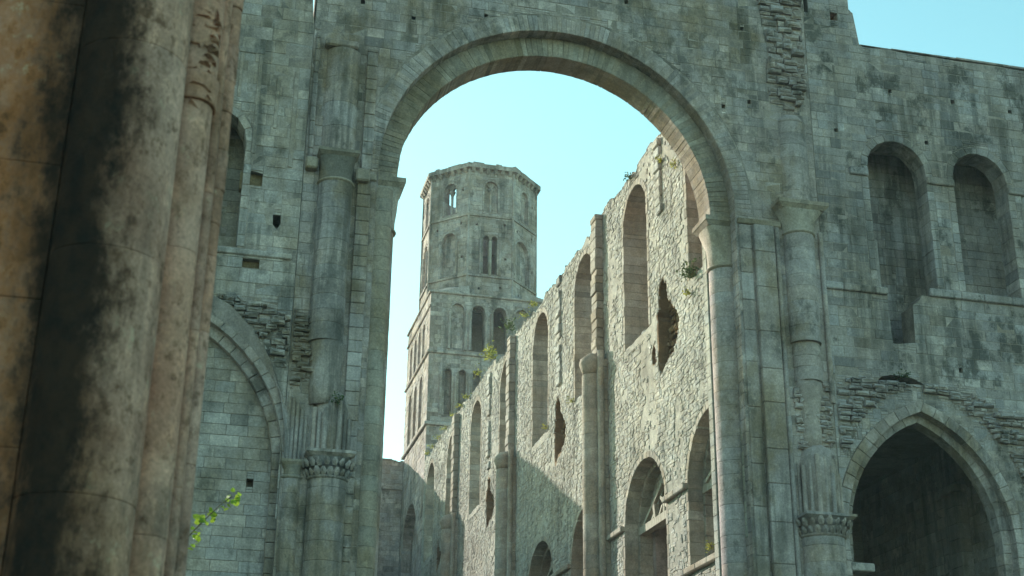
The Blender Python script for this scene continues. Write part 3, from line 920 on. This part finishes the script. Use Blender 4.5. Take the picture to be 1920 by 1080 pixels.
# sloping sills of rubble under the windows
for q in win:
    a, b = q['uc'] - q['hw'], q['uc'] + q['hw']
    z = q['z0']
    y = a
    while y < b - .1:
        l = min(RU(.3, .6), b - y)
        box('sill_stone', nw, M['nave'], XW + .02, XW + 1.2, y + .005, y + l - .005, z - .2, z + RU(.0, .1), .03, RT())
        y += l
# torn sockets: brown core inside
for t in tears:
    V, Fc = core(FN, grow(t, 1.16), [t], .024, .62)
    mesh_obj('torn_lining', V, Fc, M['hole'], nw)
FT = Frame((XW + .55, 0, 0), (0, 1, 0), (-1, 0, 0))
for t in tears:
    us = [p[0] for p in t]; zs_ = [p[1] for p in t]
    P = rect(min(us) - .5, max(us) + .7, min(zs_) - .3, max(zs_) + .3)
    emit(nw, rubble_patch(FT, P, .3, .25), M['hole'], 'torn_stone', 'torn_stone_field')
    V, Fc = core(FT, P, [], .02, .9)
    mesh_obj('torn_core', V, Fc, M['hole'], nw)
# half columns, torn off at gallery-roof height, with flat strips above
for y in PIERS:
    z = 8.5
    while z < 20.25:
        h = min(RU(.35, .55), 20.25 - z)
        box('pilaster_stone', nw, M['reveal'], XW - .34 + RU(-.01, .01), XW + .02, y - .72, y + .72, z + .004, z + h - .004, .02, RT())
        z += h
    shaft(nw, M['reveal'], XW - .38, y + .06, .43, 8.5, 19.75, .5)
    for s in (-1, 1): shaft(nw, M['reveal'], XW - .26, y + .66 * s, .13, 8.5, 20.6 if s < 0 else 19.7, .9, 'nook_shaft', 12)
    lathe('broken_capital', nw, M['reveal'], XW - .34, y + .05, [(.44, 19.76), (.50, 19.95), (.58, 20.2), (.52, 20.42), (.34, 20.6), (.1, 20.66)], 16, .4, True, .06)
    z = 20.3
    while z < 26.75:
        h = min(RU(.3, .5), 26.75 - z)
        box('pilaster_stone', nw, M['reveal'], XW - .30 + RU(-.03, .03), XW + .02, y - .30 + RU(-.03, .03), y + .42, z + .004, z + h - .004, .03, RT(), .01)
        z += h
# intermediate stumps above the torn sockets
for y, z0 in ((43.75, 23.6), (57.3, 21.4), (71.3, 21.2)):
    z = z0
    while z < 26.6:
        h = min(RU(.25, .4), 26.6 - z)
        if RA() < (.45 if y < 50 else .85):
            box('pilaster_stub', nw, M['nave'], XW - .10 + RU(-.05, .03), XW + .05, y - .28 + RU(-.05, .05), y + .3 + RU(-.05, .05), z + .004, z + h - .004, .04, RT(), .015)
        z += h
# string courses
segs = [(41.98, 44.08, 13.0), (48.52, 50.26, 13.0), (55.62, 58.35, 13.0), (62.85, 65.15, 13.0), (38.5, 50.2, 10.25), (51.8, 65.1, 10.25)]
for a, b, z in segs:
    y = a
    while y < b - .05:
        l = min(RU(.7, 1.1), b - y)
        box('string_course', nw, M['reveal'], XW - .16, XW + .1, y + .004, y + l - .004, z, z + .2, .03, RT())
        y += l
# broken tympana of the gallery arches
FTy = Frame((XW + .85, 0, 0), (0, 1, 0), (-1, 0, 0))
for q in tri[:5]:
    c = q['uc']
    ty = arch_poly(c, 2.0, 13.05, 13.05, 1.95, n=10)
    gap = [(c - 1.25, 13.2), (c - 1.3, 13.7), (c - 1.0, 14.05), (c - .75, 13.9), (c - .5, 14.1), (c - .1, 14.25), (c + .3, 14.0), (c + .75, 13.9), (c + 1.1, 13.5), (c + 1.15, 13.2), (c + .6, 13.3), (c, 13.18), (c - .6, 13.34)]
    V, Fc = core(FTy, ty, [gap], .03, .4)
    mesh_obj('tympanum', V, Fc, M['mortar_nave'], nw)
    emit(nw, courses(FTy, ty, [gap], 13.05, 15.1, ch=(.18, .26), wl=(.25, .5), hv=.02, bulge=.015), M['nave'], 'tympanum_stone')
    box('gallery_back', nw, M['mortar'], XW + 1.56, XW + 1.9, c - 2.6, c + 2.6, 9.5, 16, .02)

# ------------------------------------------------------------------ timbers lodged in the gallery arches
def beam(root, p, q, w, name='brace'):
    p, q = Vector(p), Vector(q)
    d = (q - p); L = d.length; d.normalize()
    s = d.cross(Vector((1, 0, 0)));  s.normalize()
    t = d.cross(s)
    V = []
    for k, pp in enumerate((p, q)):
        for a, b in ((-1, -1), (1, -1), (1, 1), (-1, 1)):
            V.append(pp + s * a * w * RU(.9, 1.1) + t * b * w * RU(.9, 1.1))
    return mesh_obj(name, V, [(0, 1, 2, 3), (7, 6, 5, 4), (0, 4, 5, 1), (1, 5, 6, 2), (2, 6, 7, 3), (3, 7, 4, 0)], M['timber'], root, RT())
names = ['grey timber lintel and braces in the arch beside the great arch jamb', 'white timber lintel and leaning brace in the sunlit gallery arch nearest the half column',
         'timber lintel in the half shaded arch just beyond the first half column', 'crossed timber struts in the lowest arch at the bottom edge of the picture']
for i, q in enumerate(tri[:4]):
    c = q['uc']
    t = thing('timber_strut_frame', names[i], 'timber frame', (XW + .6, c, 12.95), 'timbers in the gallery arches')
    beam(t, (XW + .62, c - 2.2, 12.98), (XW + .62, c + 2.2, 12.98), .14, 'lintel')
    beam(t, (XW + .55, c + 1.5, 13.12), (XW + .75, c + .1, 14.3), .07)
    beam(t, (XW + .5, c - 1.2, 13.12), (XW + .78, c + .35, 13.9), .06)
    beam(t, (XW + .7, c - .4, 13.12), (XW + .7, c - .4, 14.6), .06)
    if i < 3:
        for k in range(5):
            a_ = c - 1.0 + .45 * k
            beam(t, (XW + .6, a_, 13.12), (XW + .72 + RU(-.1, .1), a_ + RU(-.25, .25), 13.5 + RU(0, .35)), RU(.05, .09), 'broken_peg')
    if i in (0, 3): beam(t, (XW + .45, c + 1.7, 13.12), (XW + .7, c - .9, 14.5), .05)

# ------------------------------------------------------------------ bell tower
bt = thing('bell_tower', 'grey stone bell tower, square below and octagonal above, at the far end', 'tower', (20.6, 95.8, 0))
X0, X1, Y0, Y1 = 16.03, 25.4, 91.0, 100.4
def stage(fr, wdt, z0, z1, arches, depth, blind, put=(), ring=.14, inset=0.0):
    put = [rect(u, u + .16, z, z + .18) for u, z in put]
    out = rect(inset, wdt - inset, z0, z1)
    V, Fc = core(fr, out, [arch_poly(**a, e=.02, n=7) for a in arches] + put, .02, depth)
    mesh_obj('stage_core', V, Fc, M['mortar'], bt)
    recs = courses(fr, out, [arch_poly(**a, e=ring + .01, n=7) for a in arches] + put, z0, z1, ch=(.28, .36), wl=(.4, .8), hv=.016, skip=.012)
    tr_ = []
    for a in arches: tr_ += trim(fr, **a, ring=ring, back=depth, step=.25, course=.4, hv=.008)
    if blind:
        for a, bd in zip(arches, blind):
            if not bd: continue
            f2 = Frame(Vector(fr.O) - fr.N * bd, fr.U, fr.N)
            P = rect(a['uc'] - a['hw'] - .1, a['uc'] + a['hw'] + .1, a['z0'] - .1, a['zs'] + a['hw'] + .1)
            V, Fc = core(f2, P, [], .02, .2)
            mesh_obj('blind_panel', V, Fc, M['mortar'], bt)
            recs += courses(f2, P, [], P[0][1], P[1][1], ch=(.28, .36), wl=(.35, .6), hv=.01)
    return recs, tr_
FS = Frame((X0, Y0, 0), (1, 0, 0), (0, -1, 0))            # face turned to the nave
FWs = Frame((X0, Y1, 0), (0, -1, 0), (-1, 0, 0))          # sunlit flank
WS, WF = X1 - X0, Y1 - Y0
allr, allt = [], []
def add(r):
    allr.extend(r[0]); allt.extend(r[1])
add(stage(FS, WS, 24, 29.7, [], .8, None))
add(stage(FS, WS, 29.7, 34.6, [dict(uc=u, hw=.26, z0=30.2, zs=33.3) for u in (1.4, 2.4, 3.4, 4.5, 5.5, 6.6)], .8, [.5, .55, .6, .6, .6, .6]))
add(stage(FS, WS, 34.75, 39.1, [dict(uc=u, hw=.46, z0=35.0, zs=38.0) for u in (1.95, 3.45, 5.0, 6.6)], .8, [.22, 0, 0, .3]))
add(stage(FWs, WF, 12, 29.3, [dict(uc=4.1, hw=2.7, z0=10, zs=22.4)], .8, [.7]))
add(stage(FWs, WF, 29.5, 34.6, [dict(uc=u, hw=.55, z0=30.0, zs=33.2) for u in (2.2, 4.4, 6.6)], .8, [.45] * 3))
add(stage(FWs, WF, 34.75, 38.0, [dict(uc=u, hw=.46, z0=34.95, zs=37.1) for u in (1.9, 3.6, 5.3, 7.0)], .8, [.4] * 4))
add(stage(FWs, WF, 38.1, 39.1, [], .8, None))
for z, p, h in ((29.4, .16, .24), (34.6, .14, .2), (38.05, .10, .14), (39.1, .12, .18)):
    if z != 38.05: box('string_course', bt, M['tower'], X0 + .01, X1, Y0 - p, Y0 + .1, z, z + h, .04, RT())
    box('string_course', bt, M['tower'], X0 - p, X0 + .1, Y0 - p + .003, Y1, z + .003, z + h - .003, .04, RT())
box('inner_floor', bt, M['mortar'], X0 + .5, X1 - .5, Y0 + .5, Y1 - .5, 34.2, 34.6, .02)
box('rear_body', bt, M['mortar'], X0 + .9, X1, Y0 + 5.5, Y1, 0, 39.1, .02)
box('lower_body', bt, M['mortar'], X0 + .85, X1, Y0 + .85, Y0 + 5.4, 0, 34.1, .02)
# octagon
OC = Vector((20.45, 96.05, 0)); AP = 4.05; SD = 2 * AP * math.tan(PI / 8)
def octf(k, ap=AP):
    a = -PI / 2 + k * PI / 4
    Nn = Vector((math.cos(a), math.sin(a), 0))
    U = Vector((-Nn.y, Nn.x, 0))
    sd_ = 2 * ap * math.tan(PI / 8)
    if U.cross(Vector((0, 0, 1))).dot(Nn) < 0: U = -U
    return Frame(OC + Nn * ap - U * sd_ / 2, U, Nn), sd_
for k in range(8):
    fr, s = octf(k)
    vis = k in (0, 1, 7, 6)
    A1 = [dict(uc=s / 2, hw=.62, z0=41.4, zs=44.2)]
    A2 = [dict(uc=s / 2, hw=.52, z0=46.35, zs=48.35)]
    if k == 0: A1 = [dict(uc=s / 2 - .30, hw=.22, z0=41.4, zs=44.2), dict(uc=s / 2 + .30, hw=.22, z0=41.4, zs=44.2), ]
    if k == 1: A1 = [dict(uc=s / 2 - .35, hw=1.0, z0=41.2, zs=43.6)]
    b1 = {0: [0, 0], 7: [.35], 1: [.30], 6: [.35]}.get(k, [.4])
    b2 = {0: [.3], 1: [.3], 6: [.35], 7: [0]}.get(k, [.4])
    if k == 3: b2 = [0]
    add(stage(fr, s, 39.1, 41.1, [], .7, None, [(.8, 40.1), (2.4, 40.3)] if k in (0, 1, 7) else ()))
    add(stage(fr, s, 41.25, 45.9, A1, .7, b1, [(.55, 45.15), (2.65, 45.3), (2.75, 42.6)] if k in (0, 1, 7) else ()))
    add(stage(fr, s, 46.05, 49.75, A2, .7, b2, [(2.7, 48.0)] if k in (1, 7) else ()))
    # strings and cornice run along each side
    for z, p, h in ((41.1, .10, .15), (45.9, .10, .15), (49.75, .32, .34)):
        f2, s2 = octf(k, AP + p)
        f3, s3 = octf(k, AP - .5)
        pts = [f2.w(0, z), f2.w(s2, z), f3.w(s3, z), f3.w(0, z), f2.w(0, z + h), f2.w(s2, z + h), f3.w(s3, z + h), f3.w(0, z + h)]
        mesh_obj('cornice' if h > .3 else 'string_course', pts, [(0, 1, 2, 3), (4, 5, 6, 7), (0, 1, 5, 4), (1, 2, 6, 5), (2, 3, 7, 6), (3, 0, 4, 7)], M['tower'], bt, RT())
    f2, s2 = octf(k, AP + .28)
    u = 0
    while u < s2 - .05:
        l = min(RU(.3, .9), s2 - u)
        if RA() < .62:
            z1 = 50.09 + RU(.03, .22)
            a_, b_ = u + .01, u + l - .01
            ti = RU(.0, .12)
            P = [f2.w(a_, 50.091, ti), f2.w(b_, 50.091, ti), f2.w(b_, 50.091, .7), f2.w(a_, 50.091, .7), f2.w(a_ + .03, z1, ti + .06), f2.w(b_ - .03, z1 - RU(0, .04), ti + .06), f2.w(b_, z1, .66), f2.w(a_, z1, .66)]
            mesh_obj('coping_stone', P, [(3, 2, 1, 0), (4, 5, 6, 7), (0, 1, 5, 4), (1, 2, 6, 5), (2, 3, 7, 6), (3, 0, 4, 7)], M['tower'], bt, RT())
        u += l
    if vis:
        # corbels under the cornice and colonnettes in the openings
        for j in range(6):
            f2, s2 = octf(k, AP)
            u = s2 * (j + .5) / 6
            P = [f2.w(u - .13, 49.42, .02), f2.w(u + .13, 49.42, .02), f2.w(u + .13, 49.75, .02), f2.w(u - .13, 49.75, .02), f2.w(u - .13, 49.5, -.12), f2.w(u + .13, 49.5, -.12), f2.w(u + .13, 49.745, -.30), f2.w(u - .13, 49.745, -.30)]
            mesh_obj('corbel', P, [(3, 2, 1, 0), (4, 5, 6, 7), (0, 1, 5, 4), (1, 2, 6, 5), (2, 3, 7, 6), (3, 0, 4, 7)], M['tower'], bt, RT())
        p = fr.w(s / 2, 0, .30)
        shaft(bt, M['tower'], p[0], p[1], .10, 46.35, 47.9, .8, 'colonnette', 10)
        lathe('colonnette_capital', bt, M['tower'], p[0], p[1], [(.10, 47.9), (.13, 48.0), (.22, 48.2), (.24, 48.3)], 10, .5)
        c2 = [(s / 2 - .55, 48.2), (s / 2 - .28, 48.62), (s / 2, 48.25), (s / 2 + .28, 48.62), (s / 2 + .55, 48.2), (s / 2 + .5, 49.0), (s / 2 - .5, 49.0)]
        V, Fc = core(Frame(Vector(fr.O) - fr.N * .22, fr.U, fr.N), c2, [], 0, .2)
        mesh_obj('twin_light_head', V, Fc, M['tower'], bt)
        for du in ((-.74, .74) if k != 1 else (-1.45, .75)):
            p = fr.w(s / 2 + du, 0, -.02)
            shaft(bt, M['tower'], p[0], p[1], .10, 41.3, 44.1, .9, 'colonnette', 10)
        if k == 0:
            p = fr.w(s / 2, 0, .06)
            shaft(bt, M['reveal'], p[0], p[1], .13, 41.3, 44.0, .9, 'colonnette', 10)
    # thin edge roll on each corner
    p = fr.w(0, 0, 0.0)
    shaft(bt, M['tower'], p[0], p[1], .09, 39.2, 49.7, 1.6, 'corner_roll', 10)
# broach stones where the square turns into the octagon
for cx, cy, sx, sy in ((X0, Y0, 1, 1), (X1, Y0, -1, 1), (X0, Y1, 1, -1)):
    t = 2.75
    P = [(cx, cy, 39.12), (cx + sx * t, cy, 39.12), (cx, cy + sy * t, 39.12), (cx + sx * t, cy + sy * .3, 40.0), (cx + sx * .3, cy + sy * t, 40.0), (cx + sx * 1.45, cy + sy * 1.45, 40.2)]
    mesh_obj('broach', P, [(0, 1, 3, 5), (0, 5, 4, 2), (1, 2, 4, 3), (3, 4, 5), (0, 2, 1)], M['tower'], bt)
emit(bt, allr, M['tower'])
emit(bt, allt, M['tower'], 'arch_stone', 'arch_stone_field')
for u in (1.95, 3.45, 5.0, 6.6):
    for s in (-.58, .58):
        p = FS.w(u + s, 0, -.03)
        shaft(bt, M['tower'], p[0], p[1], .11, 35.0, 37.9, 1.0, 'colonnette', 10)
for u in (0.9, 1.9, 2.9, 3.95, 5.0, 6.0):
    p = FS.w(u, 0, -.02)
    shaft(bt, M['tower'], p[0], p[1], .11, 30.2, 33.2, 1.0, 'colonnette', 10)

# ------------------------------------------------------------------ west gallery wall closing the nave
gw = thing('gallery_wall', 'narrow strip of shaded wall with a ledge at the foot of the tower', 'wall', (10, 100.5, 0))
FG = Frame((0, 100.0, 0), (1, 0, 0), (0, -1, 0))
og = [(4, 0), (4, 29.2)] + ragged(4.2, 15.95, lambda u: 29.3 + RU(-.15, .1), .6) + [(16.0, 29.2), (16.0, 0)]
V, Fc = core(FG, og, [], .03, 1.0)
mesh_obj('masonry_core', V, Fc, M['mortar'], gw)
emit(gw, courses(FG, og, [], 15, 29.5, hv=.015), M['tower'])
box('ledge', gw, M['tower'], 8, 16.0, 99.8, 100.1, 27.0, 27.3, .04)

# ------------------------------------------------------------------ opposite nave wall (stands behind the left pier; unseen, its ragged head shaped to throw shadows on the sunlit wall)
ow = thing('nave_wall', 'broken nave wall facing the sunlit one, hidden behind the great arch pier', 'wall', (4.4, 75, 0))
FO = Frame((5.0, 0, 0), (0, 1, 0), (1, 0, 0))
prof = [(38.5, 12), (45, 13), (52, 14.2), (60, 15.2), (66.8, 16.0), (67.8, 17.2), (68.6, 23.6), (70.2, 24.9), (73.5, 26.5), (77.0, 28.3), (79.2, 29.2), (80.4, 29.3), (80.7, 22.5), (84, 21.8), (90, 22.3), (98.6, 22.5), (99.0, 31.0), (101, 31.6), (103, 33.6), (106, 34.6), (112, 34.8), (114, 30)]
prof = [(y + (7 if y > 60 else 0), z) for y, z in prof]
op = [(38.5, 0)] + prof + [(121, 0)]
V, Fc = core(FO, op, [], .03, 1.3)
mesh_obj('masonry_core', V, Fc, M['mortar_nave'], ow)
emit(ow, courses(FO, op, [], 9, 35, ch=(.3, .45), wl=(.5, 1.1), hv=.02), M['nave'], limit=0)

# ------------------------------------------------------------------ stained compound pier in the foreground
fp = thing('compound_pier', 'soot and rust stained clustered pier close to the viewer', 'pier', (-0.9, 11.5, 0))
MP = M['pier']
shaft(fp, MP, -0.67, 10.05, 0.415, 0, 13, 1.9, n=64, bev=.0025)
shaft(fp, MP, -0.21, 10.42, 0.185, 0, 7.28, 2.2, 'slender_shaft', 32, bev=.0025)
shaft(fp, MP, -0.21, 10.42, 0.205, 7.28, 13, .3, 'slender_shaft', 24, worn=.012)
shaft(fp, MP, -0.005, 10.62, 0.055, 0, 13, 1.1, 'roll_moulding', 16)
shaft(fp, MP, 0.055, 10.80, 0.075, 0, 6.15, 1.1, 'roll_moulding', 16)
shaft(fp, MP, 0.05, 10.80, 0.085, 6.15, 13, .35, 'roll_moulding', 14, worn=.01)
for (x0, x1, y0, y1) in ((-3.2, -1.07, 9.92, 10.4), (-3.2, -0.1, 10.42, 11.2), (-3.2, 0.07, 10.84, 12.8)):
    z = 0
    while z < 13:
        h = RU(.9, 1.5)
        x = x0
        while x < x1 - .02:
            l = RU(2.2, 3.0)
            if x + l > x1 - .8: l = x1 - x
            box('pier_block', fp, MP, x + .001, x + l - .001, y0 + RU(-.006, .006), y1 - .004, z + .001, z + h - .001, .006, RU(.4, .6))
            x += l
        z += h
# knocked-off stones and sockets on the slender shafts
FPp = Frame((0, 10.26, 0), (1, 0, 0), (0, -1, 0))
recs = rubble_patch(FPp, [(-.37, 7.35), (-.40, 9.3), (-.03, 9.3), (-.03, 7.3), (-.2, 7.2)], .12, .045)
emit(fp, recs, MP, 'chipped_stone', 'chipped_stone_field')

# ------------------------------------------------------------------ plants
def leaf_mesh(name, mat, L=1.0):
    P = [(0, 0, 0), (.28 * L, .35 * L, .05 * L), (.22 * L, .75 * L, .0), (0, L, -.06 * L), (-.22 * L, .75 * L, 0), (-.28 * L, .35 * L, .05 * L), (0, .5 * L, -.03 * L)]
    me = bpy.data.meshes.new(name)
    me.from_pydata(P, [], [(0, 1, 6), (1, 2, 6), (2, 3, 6), (3, 4, 6), (4, 5, 6), (5, 0, 6)])
    me.materials.append(mat)
    a = me.attributes.new('tint', 'FLOAT', 'FACE')
    a.data.foreach_set('value', [RA() for _ in range(6)])
    return me
def tube(name, pts, r, mat, root):
    V, Fc = [], []
    n = 6
    for i, p in enumerate(pts):
        rr = r * (1 - .6 * i / len(pts))
        for k in range(n):
            a = 2 * PI * k / n
            V.append((p[0] + rr * math.cos(a), p[1] + rr * math.sin(a) * .6, p[2] + rr * math.sin(a)))
    for i in range(len(pts) - 1):
        for k in range(n):
            j = (k + 1) % n
            Fc.append((i * n + k, i * n + j, (i + 1) * n + j, (i + 1) * n + k))
    return mesh_obj(name, V, Fc, mat, root)
sp = thing('leafy_twig', 'slender twig with fresh yellow-green leaves sticking out past the foreground pier', 'twig', (-0.7, 18.4, 0))
K = 18.0 / 10.3
pts = [(-.7, 18.4, 0), (-.62, 18.35, 1.5), (-.45, 18.3, 3.2), (-.2, 18.2, 4.6), (.12, 18.1, 5.3), (.28, 18.05, 5.5), (.42, 18.0, 5.66), (.56, 18.0, 5.82), (.70, 18.0, 5.94)]
tube('stem', pts, .016, M['twig'], sp)
lm = leaf_mesh('leaf', M['leaf'])
lspots = [(.15, 3.80), (.18, 3.83), (.16, 3.74), (.20, 3.75), (.17, 3.90), (.20, 3.91), (.27, 3.97), (.30, 3.95), (.255, 3.94), (.33, 4.0), (.36, 4.05), (.39, 4.03), (.42, 4.10), (.405, 4.09), (.425, 4.07), (.375, 4.02), (.155, 3.70), (.19, 3.79), (.285, 3.93), (.22, 3.88)]
for (x, z) in lspots:
    for rep in range(2):
        o = bpy.data.objects.new('leaf', lm)
        COL.objects.link(o)
        child_of(o, sp)
        s_ = RU(.10, .15)
        o.matrix_basis = Matrix.Translation((x * K + RU(-.03, .03), 18.0 + RU(-.08, .08), 1.6 + (z - 1.6) * K + RU(-.03, .03))) @ Matrix.Rotation(RU(2.0, 4.4), 4, 'Y') @ Matrix.Rotation(RU(-1.0, .6), 4, 'X') @ Matrix.Scale(s_, 4)

def tuft(label, p, r, nleaf, mat, name='wall_plant', ls=.12, up=1.0, stalks=4):
    t = thing(name, label, 'plant', p, 'plants rooted in the ruin')
    p = Vector(p)
    V, Fc, T = [], [], []
    for i in range(nleaf):
        d = Vector((RU(-1, .3), RU(-1, 1), RU(-.25, 1) * up))
        c = p + d * r * RU(.3, 1)
        a = Vector((RU(-1, 1), RU(-1, 1), RU(-.4, 1))).normalized()
        b = a.cross(Vector((RU(-1, 1), RU(-1, 1), RU(-1, 1)))).normalized()
        L = ls * RU(.6, 1.3)
        k = len(V)
        V += [c, c + a * L * .5 + b * L * .25, c + a * L, c + a * L * .5 - b * L * .25]
        Fc.append((k, k + 1, k + 2, k + 3)); T.append(RA())
    f = mesh_obj('foliage', V, Fc, mat, t, T)
    f['kind'] = 'stuff'
    for i in range(stalks):
        d = Vector((RU(-1, .2), RU(-1, 1), RU(0, 1) * up)) * r * .8
        tube('stem', [p, p + d * .5 + Vector((0, 0, .05)), p + d], .012, M['twig'], t)
# positions on the wall head and ledges
tuft('yellow-green bush on the wall head in front of the dark tower openings', (15.9, 70.2, 27.1), .75, 160, M['moss'], ls=.20)
tuft('small green bush on the wall head just right of the tower bush', (15.9, 66.2, 27.3), .6, 90, M['shrub'], ls=.18)
tuft('yellow tuft on the wall head where it crosses the lower tower arcade', (15.9, 73.6, 27.2), .4, 50, M['moss'], ls=.15)
tuft('dark shrub rooted under the right capital of the great arch', (15.95, 40.7, 19.95), .5, 150, M['shrub'], ls=.14)
tuft('yellow flowering tuft just below the dark shrub by the capital', (15.9, 41.0, 19.35), .25, 50, M['moss'], ls=.09)
tuft('yellow tuft near the broken top of the sunlit wall', (15.95, 43.3, 25.5), .22, 60, M['moss'], ls=.09)
tuft('lower yellow tuft on the sunlit wall beside the great arch', (15.95, 41.9, 24.6), .25, 60, M['moss'], ls=.09)
tuft('tiny spiky weed on the skyline of the sunlit wall', (15.95, 46.9, 26.55), .25, 40, M['shrub'], ls=.12)
tuft('small ochre tuft on the window sill past the first half column', (15.95, 55.1, 19.95), .25, 40, M['moss'], ls=.1)
tuft('ochre tuft on the sill below the third receding window', (15.95, 59.4, 20.0), .22, 40, M['moss'], ls=.1)
tuft('ochre tuft at the sill of the gallery arch by the great arch jamb', (15.8, 39.6, 10.55), .3, 50, M['moss'], ls=.09)
tuft('dark weeds growing on the ruined springer above the carved left capital', (4.05, 36.6, 13.2), .35, 80, M['shrub'], ls=.09)
tuft('fringe of dark weeds in the hollow above the pointed arch', (21.3, 37.0, 15.65), .4, 70, M['shrub'], ls=.1, up=.3)
for i, (y, z) in enumerate(((61.5, 27.0), (63.2, 27.1), (76.8, 27.1), (78.6, 27.1), (80.6, 27.1), (83.4, 27.1), (85.6, 27.1), (87.6, 27.1), (89.4, 27.1))):
    t = 'low ochre weeds along the receding wall head towards the tower'
    tuft(t, (15.95, y, z - .2), .5, 60, M['moss'], ls=.12, up=.4, stalks=1)

# ------------------------------------------------------------------ thin summer haze filling the air of the nave
hz = bpy.data.materials.new('summer_haze')
hz.use_nodes = True
ht = hz.node_tree
ht.nodes.clear()
ho = ht.nodes.new('ShaderNodeOutputMaterial')
hv_ = ht.nodes.new('ShaderNodeVolumePrincipled')
hv_.inputs['Color'].default_value = (0.92, 0.95, 0.96, 1)
hv_.inputs['Density'].default_value = 0.0006
hv_.inputs['Anisotropy'].default_value = 0.0
ht.links.new(hv_.outputs[0], ho.inputs['Volume'])
x0, x1, y0, y1, z0, z1 = -60, 60, -30, 140, -1, 52
P = [(x0, y0, z0), (x1, y0, z0), (x1, y1, z0), (x0, y1, z0), (x0, y0, z1), (x1, y0, z1), (x1, y1, z1), (x0, y1, z1)]
ha = mesh_obj('haze', P, [(3, 2, 1, 0), (4, 5, 6, 7), (0, 1, 5, 4), (1, 2, 6, 5), (2, 3, 7, 6), (3, 0, 4, 7)], hz)
ha['kind'] = 'stuff'
